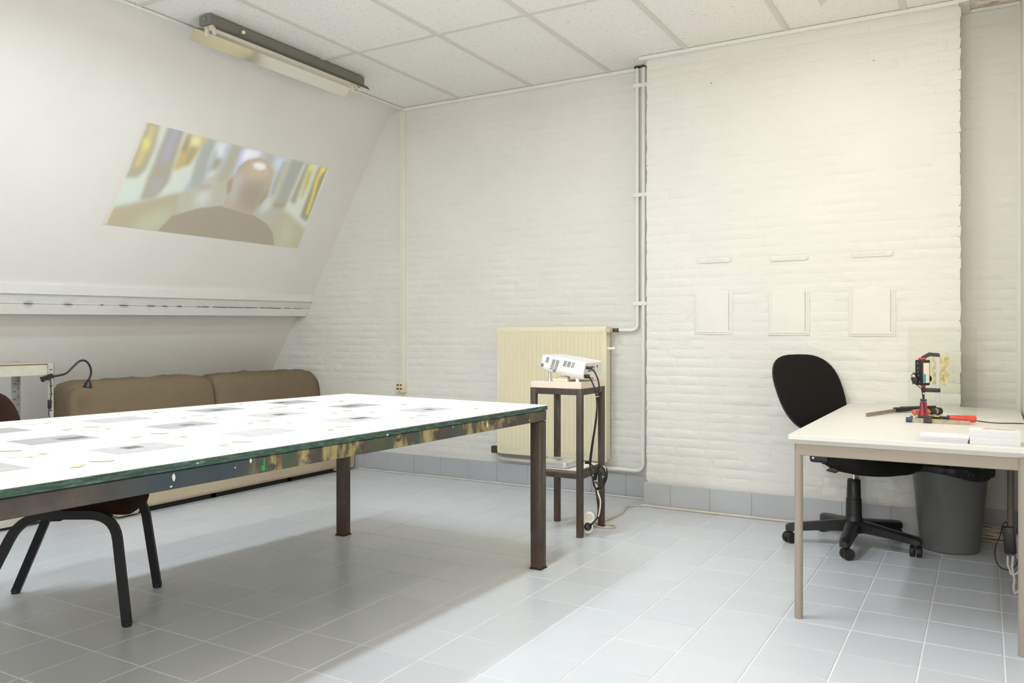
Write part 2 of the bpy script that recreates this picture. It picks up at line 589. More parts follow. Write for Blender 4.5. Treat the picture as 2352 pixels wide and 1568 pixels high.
    def build(self, name, m, parent=None, smooth=True, angle=35, origin=None):
        if self.Mx is not None:
            self.bm.transform(self.Mx)
        if parent is not None:
            off = world_loc(parent)
        elif origin is not None:
            off = Vector(origin)
        else:
            xs = [v.co for v in self.bm.verts]
            off = Vector((sum(v.x for v in xs) / len(xs), sum(v.y for v in xs) / len(xs), min(v.z for v in xs)))
        self.bm.transform(Matrix.Translation(-off))
        me = bpy.data.meshes.new(name)
        self.bm.to_mesh(me)
        self.bm.free()
        if isinstance(m, str):
            m = M[m]
        for x in (m if isinstance(m, (list, tuple)) else [m]):
            me.materials.append(x)
        if smooth:
            me.shade_smooth()
            me.set_sharp_from_angle(angle=rad(angle))
        o = bpy.data.objects.new(name, me)
        col.objects.link(o)
        if parent is not None:
            o.parent = parent
        else:
            o.location = off
        return o


def world_loc(o):
    v = Vector((0, 0, 0))
    while o is not None:
        v = v + o.location
        o = o.parent
    return v


def spline(pts, k=6, closed=False):
    P = [Vector(p) for p in pts]
    n = len(P)
    out = []
    rng = range(n) if closed else range(n - 1)
    for i in rng:
        if closed:
            p0, p1, p2, p3 = P[i - 1], P[i], P[(i + 1) % n], P[(i + 2) % n]
        else:
            p1, p2 = P[i], P[i + 1]
            p0 = P[i - 1] if i > 0 else p1 * 2 - p2
            p3 = P[i + 2] if i + 2 < n else p2 * 2 - p1
        for s in range(k):
            t = s / k
            out.append(0.5 * ((2 * p1) + (p2 - p0) * t + (2 * p0 - 5 * p1 + 4 * p2 - p3) * t * t + (3 * p1 - p0 - 3 * p2 + p3) * t ** 3))
    if not closed:
        out.append(P[-1])
    return out


def tag(o, label, cat, group=None):
    o['label'] = label
    o['category'] = cat
    if group:
        o['group'] = group
    return o


def thing(name, label, cat, loc, group=None):
    o = bpy.data.objects.new(name, None)
    o.empty_display_size = 0.05
    o.location = loc
    col.objects.link(o)
    return tag(o, label, cat, group)


def struct(o):
    o['kind'] = 'structure'
    return o


def TR(loc, rz=0.0, rx=0.0, ry=0.0):
    return Matrix.Translation(Vector(loc)) @ Matrix.Rotation(rz, 4, 'Z') @ Matrix.Rotation(ry, 4, 'Y') @ Matrix.Rotation(rx, 4, 'X')


def rrect(w, h, r, n=5):
    pts = []
    for cx, cy, a0 in ((w / 2 - r, h / 2 - r, 0), (-w / 2 + r, h / 2 - r, 90), (-w / 2 + r, -h / 2 + r, 180), (w / 2 - r, -h / 2 + r, 270)):
        for i in range(n + 1):
            a = rad(a0 + 90 * i / n)
            pts.append((cx + r * math.cos(a), cy + r * math.sin(a)))
    return pts


# ================================================================== THE ROOM
YB, YC, ZC = 5.41, 5.208, 3.01         # back wall, chimney breast front, ceiling
XCL, XCR = -1.965, -0.125              # chimney breast left / right
XR = 0.172                             # right wall
YF = -1.5                              # wall behind the camera
XS = 1.6                               # side wall beside the camera
SL = 0.5644                            # dx/dz of the sloped wall


def slope_x(z):
    return -6.0156 + SL * z


# ---- floor
xj = [-1.734 + 0.256 * k for k in range(0, 14)] + [-1.734 - 0.2655 * k for k in range(1, 17)]
xj = sorted(x for x in xj if x < XS + 0.3)
yj = sorted(3.41 + 0.267 * k for k in range(-19, 9))
floor = struct(MB().box((-6.4, YF, -0.12), (XS, YB + 0.1, -0.0025)).build('floor', 'grout', smooth=False, origin=(0, 0, 0)))


def tile_mesh(w, h, name):
    g, b = 0.0030, 0.0016
    x, y = w / 2 - g, h / 2 - g
    lo = [(-x, -y, -0.0025), (x, -y, -0.0025), (x, y, -0.0025), (-x, y, -0.0025)]
    md = [(-x, -y, -0.0006), (x, -y, -0.0006), (x, y, -0.0006), (-x, y, -0.0006)]
    hi = [(-x + b, -y + b, 0), (x - b, -y + b, 0), (x - b, y - b, 0), (-x + b, y - b, 0)]
    me = bpy.data.meshes.new(name)
    V = lo + md + hi
    Fc = [(8, 9, 10, 11)]
    for a in (0, 4):
        for i in range(4):
            Fc.append((a + i, a + (i + 1) % 4, a + 4 + (i + 1) % 4, a + 4 + i))
    me.from_pydata(V, [], Fc)
    me.materials.append(M['floor'])
    return me


tm = {}
cells = []
for i in range(len(xj) - 1):
    for j in range(len(yj) - 1):
        x0, x1, y0, y1 = xj[i], xj[i + 1], yj[j], yj[j + 1]
        if x1 > XS or y1 > YB + 0.2 or y0 < YF or x0 < -6.1:
            continue
        cx, cy = (x0 + x1) / 2, (y0 + y1) / 2
        fwd = Vector((cx, cy, 0)).dot(FW)
        vis = False
        if fwd > 0.5:
            u = CX + F * Vector((cx, cy, 0)).dot(RT) / fwd
            v = HY + F * H / fwd
            vis = -160 < u < 2500 and v < 1700 and not (cx < -4.75 and cy > 3.1)
        cells.append((vis, fwd, cx, cy, round(x1 - x0, 4), round(y1 - y0, 4)))
vis = sorted([c for c in cells if c[0]], key=lambda c: c[1])[:300]
vs = set((c[2], c[3]) for c in vis)
rest = [c for c in cells if (c[2], c[3]) not in vs]
for c in vis:
    key = (c[4], c[5])
    if key not in tm:
        tm[key] = tile_mesh(c[4], c[5], 'floor_tile')
    o = bpy.data.objects.new('floor_tile', tm[key])
    o.location = (c[2], c[3], 0)
    o.rotation_euler = (RND.uniform(-1, 1) * 0.0022, RND.uniform(-1, 1) * 0.0022, 0)
    o.parent = floor
    col.objects.link(o)
b = MB()
for c in rest:
    x, y = c[4] / 2 - 0.0021, c[5] / 2 - 0.0021
    b.quad((c[2] - x, c[3] - y, 0), (c[2] + x, c[3] - y, 0), (c[2] + x, c[3] + y, 0), (c[2] - x, c[3] + y, 0))
o = b.build('floor_tile_field', 'floor', floor, smooth=False)
o['kind'] = 'stuff'

# ---- bricks
BRICK_MESHES = {}


def brick_mesh(L, hgt, seed):
    """one painted brick: a soft pillow proud of the wall face (local x along wall, z up, -y out)"""
    r = random.Random(seed)
    jt = lambda a: r.uniform(-a, a)
    dep = (0.0005, 0.0010, 0.0016, 0.0022, 0.0028, 0.0034, 0.0042)[seed % 7]
    xs = [-L / 2, -L / 6, L / 6, L / 2]
    zs = [-hgt / 2, hgt / 2]
    ring0, ring1, ring2 = [], [], []
    per = [(x, zs[0]) for x in xs] + [(x, zs[1]) for x in reversed(xs)]
    for (x, z) in per:
        jx, jz = jt(0.004), jt(0.003)
        ring0.append((x + jx, 0.02, z + jz))
        ring1.append((x + jx, -0.0003 if abs(x) < L / 3 else -0.0003 - dep * 0.12, z + jz))
        ix, iz = x * (1 - 2 * 0.020 / L), z * (1 - 2 * 0.013 / hgt)
        ring2.append((ix + jx + jt(0.002), -0.0003 - dep + jt(0.0003 + dep * 0.25), iz + jz + jt(0.0015)))
    V = ring0 + ring1 + ring2
    n = 8
    Fc = []
    for a in (0, n):
        for i in range(n):
            Fc.append((a + i, a + (i + 1) % n, a + n + (i + 1) % n, a + n + i))
    Fc.append(tuple(range(2 * n, 3 * n)))
    return V, Fc


def brick_data(L, hgt):
    var = RND.randrange(14)
    key = (round(L, 3), var)
    if key not in BRICK_MESHES:
        V, Fc = brick_mesh(L, hgt, var + 14 * int(L * 1000))
        me = bpy.data.meshes.new('brick')
        me.from_pydata(V, [], Fc)
        bmx = bmesh.new()
        bmx.from_mesh(me)
        bmesh.ops.recalc_face_normals(bmx, faces=bmx.faces)
        bmx.to_mesh(me)
        bmx.free()
        me.materials.append(M['brick'])
        me.shade_smooth()
        me.set_sharp_from_angle(angle=rad(50))
        BRICK_MESHES[key] = me
    return BRICK_MESHES[key]


def lay_bricks(wall, regions, y, limit, course=0.0585, joint=0.0015, offx=0.0):
    """regions: list of (xmin(z), xmax(z), z0, z1)"""
    lst = []
    for (fx0, fx1, z0, z1, seed) in regions:
        rr = random.Random(seed)
        z = z0
        row = 0
        while z + course <= z1 + 0.001:
            zc = z + course / 2
            a, e = fx0(zc), fx1(zc)
            x = a
            first = True
            while x < e - 0.03:
                L = 0.205 if rr.random() < 0.72 else 0.10
                if first:
                    L = (0.10, 0.205, 0.155)[row % 3]
                    first = False
                rem = e - x
                if rem < L + 0.06:
                    L = max(round(rem * 200) / 200, 0.05)
                lst.append((x + L / 2, zc, round(L - joint, 3), course - joint, rr.uniform(-1, 1), rr.uniform(-1, 1)))
                x += L
            z += course
            row += 1
    lst.sort(key=lambda t: (t[0] ** 2 + (t[1] - H) ** 2))
    bm_ = MB()
    for i, (x, z, L, hh, r1, r2) in enumerate(lst):
        me = brick_data(L, hh)
        loc = Vector((x, y + 0.0007 * r1, z))
        rot = (0.0, 0.012 * r2, 0.006 * r1)
        if i < limit:
            o = bpy.data.objects.new('brick', me)
            o.location = loc
            o.rotation_euler = rot
            o.parent = wall
            col.objects.link(o)
        else:
            t = bmesh.new()
            t.from_mesh(me)
            bm_._merge(t, TR(loc, rot[2], 0, rot[1]))
    if len(lst) > limit:
        o = bm_.build('brickwork_beyond', 'brick', wall, smooth=True, angle=50)
        o['kind'] = 'stuff'


# ---- back wall (radiator wall and alcove beside the chimney)
wb = MB()
wb.box((-6.6, YB, -0.1), (XR + 0.4, YB + 0.25, ZC + 0.25))
wall_back = struct(wb.build('wall_back', 'brick', smooth=False, origin=(0, 0, 0)))
sx = lambda z: slope_x(z) + 0.03 if z > 1.3 else -6.16 + 0.606 * z
lay_bricks(wall_back, [(lambda z: max(sx(z), -5.7), lambda z: -4.20, 0.76, 2.92, 3), (lambda z: -4.13, lambda z: XCL - 0.0, 0.185, 3.005, 4),
                       (lambda z: XCR + 0.01, lambda z: XR, 0.70, 2.95, 5)], YB, 300)

# ---- chimney breast
wc = MB()
wc.box((XCL, YC, -0.05), (XCR, YB + 0.02, ZC + 0.2), 0.006, 2)
wall_chimney = struct(wc.build('wall_chimney', 'brick', smooth=True, origin=(0, 0, 0)))
lay_bricks(wall_chimney, [(lambda z: XCL - 0.004, lambda z: XCR + 0.004, 0.172, 3.0, 9)], YC, 300)

# ---- sloped mansard wall on the left
pts = [(-4.165, ZC + 0.02), (-4.17, ZC), (-4.235, 2.998), (-4.285, 2.972), (-4.325, 2.935), (-4.372, 2.87), (slope_x(2.8), 2.8),
       (slope_x(2.2), 2.2), (slope_x(1.31), 1.31), (-5.372, 1.31), (-5.42, 1.23), (-5.652, 0.85), (-6.0, 0.28), (-6.17, 0.0), (-6.17, -0.1), (-6.55, -0.1),
       (-6.55, ZC + 0.2), (-4.165, ZC + 0.2)]
wl = MB()
wl.quadloft([[(x, y, z) for x, z in pts] for y in (YF, YB + 0.02)])
wall_left = struct(wl.build('wall_left', 'plaster', angle=25, origin=(0, 0, 0)))

# ---- ledge of boarded purlin across the sloped wall (sags slightly towards the camera)
LTILT = 0.0135


def ledge_piece(name, prof, m, y0=YF, y1=YB - 0.002, parent=None):
    loops = []
    for y in (y0, y1):
        dz = (y - YB) * LTILT
        loops.append([(x + SL * dz, y, z + dz) for x, z in prof])
    return MB().quadloft(loops).build(name, m, parent, angle=20, origin=None if parent else (0, 0, 0))


trim_ledge = struct(ledge_piece('trim_1', [(-5.30, 1.31), (-5.252, 1.31), (-5.214, 1.374), (-5.30, 1.374)], 'trimwhite'))
ledge_piece('rough_band', [(-5.32, 1.3765), (-5.222, 1.3765), (-5.190, 1.436), (-5.30, 1.436)], 'roughplaster', parent=trim_ledge)
ledge_piece('upper_board', [(-5.30, 1.4365), (-5.176, 1.4365), (-5.150, 1.495), (-5.30, 1.495)], 'trimwhite', parent=trim_ledge)
rr = random.Random(5)
cr = MB()
y = 2.7
while y < 5.36:
    L = rr.uniform(0.02, 0.16) if y > 4.2 else rr.uniform(0.01, 0.06)
    dz = (y - YB) * LTILT
    if y + L < 5.38:
        cr.box((-5.30, y, 1.3735 + dz), (-5.2155, y + L, 1.3775 + dz))
    y += L + (rr.uniform(0.01, 0.05) if y > 4.2 else rr.uniform(0.05, 0.22))
cr.build('open_joint', 'dirt', trim_ledge, smooth=False)

# ---- right wall: pier with window, then step out beside the camera
wr = MB()
WY0, WY1, WZ0, WZ1 = 3.55, 4.55, 0.95, 2.5
wr.box((XR, WY1, -0.1), (XR + 0.35, YB + 0.1, ZC + 0.2))
wr.box((XR, 3.1, -0.1), (XR + 0.35, WY0, ZC + 0.2))
wr.box((XR, WY0, -0.1), (XR + 0.35, WY1, WZ0))
wr.box((XR, WY0, WZ1), (XR + 0.35, WY1, ZC + 0.2))
wr.box((XR + 0.35, 3.1, -0.1), (XS + 0.2, 3.3, ZC + 0.2))
SY_0, SY_1, SZ_0, SZ_1 = -0.35, 2.15, 1.05, 2.45
wr.box((XS, YF - 0.2, -0.1), (XS + 0.2, SY_0, ZC + 0.2))
wr.box((XS, SY_1, -0.1), (XS + 0.2, 3.1, ZC + 0.2))
wr.box((XS, SY_0, -0.1), (XS + 0.2, SY_1, SZ_0))
wr.box((XS, SY_0, SZ_1), (XS + 0.2, SY_1, ZC + 0.2))
wall_right = struct(wr.build('wall_right', 'plaster', smooth=False, origin=(0, 0, 0)))
wf = MB()
FX0, FX1, FZ0, FZ1 = -2.1, 0.9, 1.0, 2.5
wf.box((-6.5, YF - 0.2, -0.1), (FX0, YF, ZC + 0.2))
wf.box((FX1, YF - 0.2, -0.1), (XS, YF, ZC + 0.2))
wf.box((FX0, YF - 0.2, -0.1), (FX1, YF, FZ0))
wf.box((FX0, YF - 0.2, FZ1), (FX1, YF, ZC + 0.2))
wall_front = struct(wf.build('wall_front', 'plaster', smooth=False, origin=(0, 0, 0)))


def window(name, lo, hi, axis):
    """casement frame with two lights, in the wall opening"""
    fr = MB()
    lo, hi = Vector(lo), Vector(hi)
    t = 0.06
    other = 1 - axis

    def bar(a0, a1, z0, z1):
        p, q_ = lo.copy(), hi.copy()
        p[axis], q_[axis] = a0, a1
        p.z, q_.z = z0, z1
        fr.box(p, q_, 0.005, 1)
    a0, a1 = lo[axis], hi[axis]
    bar(a0, a1, lo.z, lo.z + t)
    bar(a0, a1, hi.z - t, hi.z)
    bar(a0, a0 + t, lo.z + t, hi.z - t)
    bar(a1 - t, a1, lo.z + t, hi.z - t)
    m = (a0 + a1) / 2
    bar(m - t / 2, m + t / 2, lo.z + t, hi.z - t)
    o = struct(fr.build(name, 'windowframe', origin=(0, 0, 0)))
    for s0, s1 in ((a0 + t, m - t / 2), (m + t / 2, a1 - t)):
        p, q_ = lo.copy(), hi.copy()
        mid = (lo[other] + hi[other]) / 2
        p[axis], q_[axis], p[other], q_[other] = s0, s1, mid - 0.003, mid + 0.003
        p.z, q_.z = lo.z + t, hi.z - t
        MB().box(p, q_).build('pane', 'glass', o, smooth=False)
    return o


window('window_1', (FX0, YF - 0.16, FZ0), (FX1, YF - 0.10, FZ1), 0)
window('fill_window_3', (XS + 0.10, SY_0, SZ_0), (XS + 0.16, SY_1, SZ_1), 1)  # invented unseen window, put in for the side fill light
window('window_2', (XR + 0.24, WY0, WZ0), (XR + 0.30, WY1, WZ1), 1)

# ---- ceiling
ceil = struct(MB().box((-4.6, YF, ZC + 0.05), (XS, YB + 0.1, ZC + 0.25)).build('ceiling', 'cavity', smooth=False, origin=(0, 0, 0)))
cx = [-4.17, -3.592, -2.948, -2.312, -1.69, -1.05, -0.405, 0.23, 0.87, XS]
cy = [YF, -0.72, 0.51, 1.735, 2.955, 4.17, YB]


def ctile(x0, x1, y0, y1, m='ceil'):
    o = MB().box((x0, y0, ZC + 0.006), (x1, y1, ZC + 0.022)).build('ceiling_tile', m, ceil, smooth=False)
    return o


for i in range(len(cx) - 1):
    for j in range(len(cy) - 1):
        x0, x1, y0, y1 = cx[i] + 0.004, cx[i + 1] - 0.004, cy[j] + 0.004, cy[j + 1] - 0.004
        if x0 > XR - 0.05 and y1 > 3.2:
            continue
        ctile(x0, x1, y0, min(y1, YB), 'ceil_stain' if (i == 6 and j == 5) else 'ceil')
for x in cx[1:-1]:
    MB().box((x - 0.016, YF, ZC - 0.003), (x + 0.016, YB if x < XCL or x > XCR else YC, ZC + 0.012)).build('ceiling_rail', 'rail', ceil, smooth=False)
for y in cy[1:-1]:
    for i in range(len(cx) - 1):
        if cx[i + 1] > XR + 0.1 and y > 3.2:
            continue
        MB().box((cx[i] + 0.016, y - 0.016, ZC - 0.002), (cx[i + 1] - 0.016, y + 0.016, ZC + 0.012)).build('ceiling_rail', 'rail', ceil, smooth=False)


# ---- perimeter trims
def trim(name, lo, hi, m='trimwhite', bev=0.004):
    return struct(MB().box(lo, hi, bev, 1).build(name, m, origin=(0, 0, 0)))


trim('trim_2', (-4.21, YB - 0.022, ZC - 0.022), (XCL, YB + 0.01, ZC + 0.004))
trim('trim_3', (XCL - 0.055, YC - 0.022, ZC - 0.020), (XCR + 0.0, YC + 0.01, ZC + 0.004))
trim('trim_4', (XCR - 0.005, YC - 0.02, ZC - 0.014), (XCR + 0.05, YB, ZC + 0.004))
trim('trim_5', (XCR + 0.05, YB - 0.03, ZC - 0.014), (XR, YB + 0.01, ZC + 0.004))
trim('trim_6', (XCL - 0.055, YC + 0.01, ZC - 0.020), (XCL + 0.01, YB, ZC + 0.004))
trim('trim_7', (-4.19, YF, ZC - 0.012), (-4.155, YB, ZC + 0.003))
trim('trim_8', (XR - 0.022, YB - 0.012, 0.0), (XR + 0.01, YB + 0.01, ZC), 'trunking')


# ---- tiled skirting
def skirting(name, x0, x1, yfront, yback, z1, start=0.0):
    o = struct(MB().box((x0, yfront + 0.004, 0), (x1, yback, z1 - 0.002)).build(name, 'skirt', smooth=False, origin=(0, 0, 0)))
    x = x0 - start
    while x < x1:
        a, b_ = max(x, x0) + 0.0008, min(x + 0.2655, x1) - 0.0008
        if b_ - a > 0.01:
            MB().box((a, yfront, 0.0), (b_, yfront + 0.008, z1), 0.0015, 1).build('skirting_tile', 'skirt', o, smooth=False)
        x += 0.2655
    return o


skirting('baseboard_back', -4.75, XCL, YB - 0.012, YB + 0.01, 0.163, 0.1)
skirting('baseboard_chimney', XCL - 0.02, XCR + 0.012, YC - 0.014, YC + 0.01, 0.156, 0.08)
o = struct(MB().box((XCL - 0.02, YC + 0.0, 0), (XCL + 0.01, YB, 0.156), 0.002, 1).build('baseboard_chimney_side', 'skirt', origin=(0, 0, 0)))
skirting('baseboard_alcove', XCR + 0.012, XR, YB - 0.012, YB + 0.01, 0.156, 0.0)

# ================================================================== PIPES, TRUNKING, RADIATOR
g = thing('cable_trunking', 'cream vertical cable trunking running down the brick wall to the socket', 'trunking', (-4.165, YB, 0.75))
MB().box((-4.189, YB - 0.028, 0.75), (-4.139, YB + 0.004, ZC - 0.02), 0.003, 1).build('channel', 'trunking', g)
MB().box((-4.184, YB - 0.033, 0.75), (-4.147, YB - 0.027, ZC - 0.022), 0.001, 1).build('cover', 'trunking', g)

g = thing('wall_socket', 'small cream double data socket at the foot of the trunking', 'socket', (-4.17, YB, 0.665))
MB().box((-4.218, YB - 0.04, 0.668), (-4.133, YB + 0.004, 0.752), 0.004, 2).build('socket_box', 'bakelite', g)
for k, (dx, dz) in enumerate(((-0.018, 0.018), (0.014, 0.018), (-0.018, -0.012), (0.014, -0.012))):
    c = (-4.178 + dx, YB - 0.041, 0.712 + dz)
    MB().cbox(c, (0.02, 0.004, 0.012), 0.001, 1).build('jack', 'hole', g)
MB().cyl((-4.178, YB - 0.039, 0.68), (-4.178, YB - 0.043, 0.68), 0.003, 8).build('screw', 'hole', g)


# heating pipes
def pipe(name, label, pts, r, clips=(), tee=None):
    g = thing(name, label, 'pipe', pts[0])
    MB().tube(pts, r, 12).build('pipe_run', 'pipewhite', g)
    return g


def bend(p0, c, p1, r=0.05, n=6):
    p0, c, p1 = Vector(p0), Vector(c), Vector(p1)
    a, b_ = c + (p0 - c).normalized() * r, c + (p1 - c).normalized() * r
    out = [p0]
    for i in range(n + 1):
        t = i / n
        out.append(a * (1 - t) ** 2 + c * 2 * t * (1 - t) + b_ * t * t)
    out.append(p1)
    return out


PY = YB - 0.034
XP1, XP2 = -2.10, -2.052
p1 = bend((XP1, PY, ZC + 0.01), (XP1, PY, 1.178), (-2.262, PY, 1.178), 0.045)
g = pipe('heating_pipe', 'white heating pipe dropping from the ceiling to the radiator valve', p1, 0.0125)
for z in (2.88, 2.118, 1.362):
    pass
p2 = bend((XP2, PY, ZC + 0.01), (XP2 - 0.004, PY, 0.197), (-2.9, PY, 0.2), 0.06)[:-1]
p2 += bend((-2.6, PY, 0.199), (-3.245, PY, 0.203), (-3.25, PY, 0.275), 0.07)[0:]
g = pipe('heating_pipe', 'white return pipe running to the floor and along under the radiator', p2, 0.0145)
for z in (2.88, 2.118, 1.362):
    c = thing('pipe_clip', 'white double pipe clip holding both risers, %s' % {2.88: 'just under the ceiling', 2.118: 'halfway up the wall', 1.362: 'above the radiator valve'}[z],
              'pipe clip', (-2.076, YB, z), 'clips on the heating risers')
    MB().box((-2.128, PY - 0.017, z - 0.014), (-2.026, PY + 0.017, z + 0.014), 0.005, 2).build('clamp_band', 'pipewhite', c)
    MB().cyl((-2.076, PY, z), (-2.076, YB + 0.005, z), 0.007, 8).build('stand_off', 'pipewhite', c)
for z, xx in ((ZC - 0.004, XP1), (ZC - 0.004, XP2)):
    o = MB().lathe([(0.013, z - 0.006), (0.022, z - 0.003), (0.022, z + 0.006)], 14, TR((xx, PY, 0))).build('pipe_collar', 'hole')
    tag(o, 'dark hole collar where %s heating pipe enters the ceiling' % ('the radiator feed' if xx == XP1 else 'the chimney-side return'), 'pipe collar')

# radiator
RX0, RX1, RZ0, RZ1, RYF = -3.192, -2.30, 0.252, 1.203, 5.295
g = thing('radiator', 'tall cream ribbed panel radiator on the white brick wall', 'radiator', ((RX0 + RX1) / 2, YB, RZ0))


def rib_panel(yf, depth):
    n = 25
    x0, x1 = RX0 + 0.012, RX1 - 0.030
    pitch = (x1 - x0) / n
    loops = []
    zs = [RZ0, RZ0 + 0.03, RZ0 + 0.07, RZ1 - 0.07, RZ1 - 0.035, RZ1 - 0.008, RZ1]
    for z in zs:
        flat = z < RZ0 + 0.05 or z > RZ1 - 0.06
        lp = [(RX0, yf + 0.012, z), (RX0, yf, z)]
        for i in range(n):
            a = x0 + i * pitch
            d = 0.0 if flat else 0.010
            for fx, dd in ((0.0, 0), (0.30, 0), (0.42, d), (0.84, d), (0.96, 0)):
                lp.append((a + fx * pitch, yf + dd, z))
        lp += [(x1 + 0.004, yf, z), (RX1, yf, z), (RX1, yf + 0.012, z)]
        if z in (RZ0, RZ1):
            lp = [(x, y + 0.006, zz) for x, y, zz in lp]
        loops.append(lp)
    return MB().quadloft(loops)


rib_panel(RYF, 0.012).build('front_panel', 'cream', g, angle=50)
MB().box((RX0 + 0.004, RYF + 0.055, RZ0 + 0.01), (RX1 - 0.004, RYF + 0.066, RZ1 - 0.01), 0.003, 1).build('rear_panel', 'cream', g)
MB().box((RX1 - 0.002, RYF + 0.006, RZ0 + 0.015), (RX1 + 0.001, RYF + 0.064, RZ1 - 0.004), 0.0005, 1).build('side_cover', 'cream', g)
MB().box((RX0 - 0.001, RYF + 0.006, RZ0 + 0.015), (RX0 + 0.002, RYF + 0.064, RZ1 - 0.004), 0.0005, 1).build('side_cover', 'cream', g)
tg = MB()
for i in range(34):
    x = RX0 + 0.02 + i * (RX1 - RX0 - 0.04) / 33
    tg.box((x, RYF + 0.012, RZ1 - 0.012), (x + 0.012, RYF + 0.056, RZ1 - 0.006))
tg.build('top_grille', 'cream', g, smooth=False)
for xx in (RX0 + 0.12, RX1 - 0.14):
    MB().box((xx, RYF + 0.066, RZ1 - 0.2), (xx + 0.03, YB - 0.0065, RZ1 - 0.15), 0.002, 1).build('wall_bracket', 'cream', g)
v = MB()
v.cyl((RX1 - 0.005, RYF + 0.035, 1.176), (RX1 + 0.02, RYF + 0.035, 1.176), 0.011, 12)
v.cyl((RX1 + 0.018, RYF + 0.06, 1.177), (-2.24, PY, 1.177), 0.013, 12, 0.014)
v.cyl((RX1 + 0.022, RYF + 0.05, 1.177), (RX1 + 0.022, RYF - 0.005, 1.177), 0.017, 14)
o = v.build('valve', 'brass', g)
MB().lathe([(0.010, -0.030), (0.020, -0.028), (0.022, 0.0), (0.016, 0.012)], 16, TR((RX1 + 0.022, RYF - 0.012, 1.177), 0, rad(90))).build('valve_head', 'valvecap', o)
v = MB().cyl((RX1 - 0.01, RYF + 0.03, 1.048), (RX1 + 0.012, RYF + 0.03, 1.048), 0.012, 12)
v.cyl((RX1 + 0.01, RYF + 0.03, 1.048), (RX1 + 0.05, RYF + 0.04, 1.05), 0.009, 10)
v.build('bleed_plug', 'pipewhite', g)
MB().box((-3.262, RYF + 0.02, 0.245), (-3.19, RYF + 0.066, 0.30), 0.008, 2).build('return_union', 'brass', g)

# small old fixing hook next to chimney
o = MB().box((-2.03, YB - 0.05, 0.345), (-1.985, YB + 0.004, 0.362), 0.003, 1).box((-1.99, YB - 0.05, 0.325), (-1.972, YB + 0.004, 0.35), 0.003, 1).build('wall_fixing', 'darkcast')
tag(o, 'small rusty fixing stub in the brick beside the chimney corner', 'wall fixing')


# ================================================================== CEILING LIGHTS
def light_fixture(label, X, y0, y1, lit=None):
    g = thing('fluorescent_light', label, 'ceiling light', (X, (y0 + y1) / 2, ZC), 'fluorescent ceiling lights')
    zb = 2.952
    MB().box((X - 0.047, y0, zb), (X + 0.047, y1, ZC - 0.003), 0.002, 1).build('housing', 'fixture', g)
    e = MB().box((X - 0.048, y0 - 0.003, zb - 0.001), (X + 0.048, y0 + 0.002, ZC - 0.003), 0.0015, 1).build('end_cap', 'fixture_end', g)
    MB().lathe([(0.004, 0.0), (0.011, 0.001), (0.011, 0.006), (0.004, 0.005)], 14, TR((X, y0 - 0.002, zb + 0.032), 0, rad(90))).build('grommet', 'oldsteel', e)
    e = MB().box((X - 0.048, y1 - 0.002, zb - 0.001), (X + 0.048, y1 + 0.003, ZC - 0.003), 0.0015, 1).build('end_cap', 'fixture_end', g)
    ya, yb_ = y0 + 0.01, y1 + 0.02
    for pf in ([(0.040, zb - 0.004), (0.057, zb - 0.008), (0.085, 2.913)], [(-0.040, zb - 0.004), (-0.097, zb + 0.0005), (-0.152, 2.895)]):
        sg = 1 if pf[0][0] > 0 else -1
        lay = lambda d: [(X + x + sg * d, z + d * 0.4) for x, z in pf]
        inn, mid, out = lay(-0.0012), lay(0.0), lay(0.0012)
        wing = MB().quadloft([[(x, yy, z) for x, z in mid + out[::-1]] for yy in (ya, yb_)]).build('reflector_wing', 'wingback', g, angle=15)
        MB().quadloft([[(x, yy, z) for x, z in inn + mid[::-1]] for yy in (ya, yb_)]).build('mirror_face', 'reflector', wing, angle=15)
    MB().box((X - 0.046, ya, zb - 0.006), (X + 0.046, yb_ - 0.02, zb - 0.001)).build('reflector_spine', 'reflector', g, smooth=False)
    for yy in (y0 + 0.04, y1 - 0.03):
        for s in (-1, 1):
            h = MB().box((X + s * 0.033 - 0.011, yy - 0.009, zb - 0.052), (X + s * 0.033 + 0.011, yy + 0.009, zb - 0.004), 0.005, 2)
            h.build('lampholder', 'lampholder', g)
    st = MB().cyl((X + 0.04, y0 + 0.24, zb + 0.02), (X + 0.075, y0 + 0.22, zb + 0.012), 0.011, 12)
    st.build('starter', 'lampholder', g)
    if lit:
        for s in (-1, 1):
            MB().cyl((X + s * 0.033, y0 + 0.045, zb - 0.04), (X + s * 0.033, y1 - 0.035, zb - 0.04), 0.013, 12).build('tube_lamp', 'tube_' + lit, g)
        area('tube_light', (X, (y0 + y1) / 2, zb - 0.062), (0, 0, 0), 0.12, y1 - y0 - 0.1, TUBE_POWER[lit], TUBE_COLOR[lit])
    else:
        MB().tube([(X + 0.02, y1 - 0.05, zb - 0.006), (X + 0.03, y1 - 0.04, zb - 0.03), (X + 0.05, y1 - 0.045, zb - 0.02), (X + 0.055, y1 - 0.05, zb - 0.004)], 0.0018, 6, smooth=4).build('loose_wire', 'black', g)
    return g


light_fixture('unlit grey fluorescent fitting with bare reflector and no tubes above the sloped wall', -3.935, 3.23, 4.585)
light_fixture('lit fluorescent fitting above the desk', -0.605, 3.23, 4.585, 'warm')
light_fixture('lit fluorescent fitting over the sofa side of the long table', -2.98, 1.72, 3.05, 'cool')
light_fixture('lit fluorescent fitting over the painted rail side of the long table', -1.8, 1.72, 3.05, 'cool')


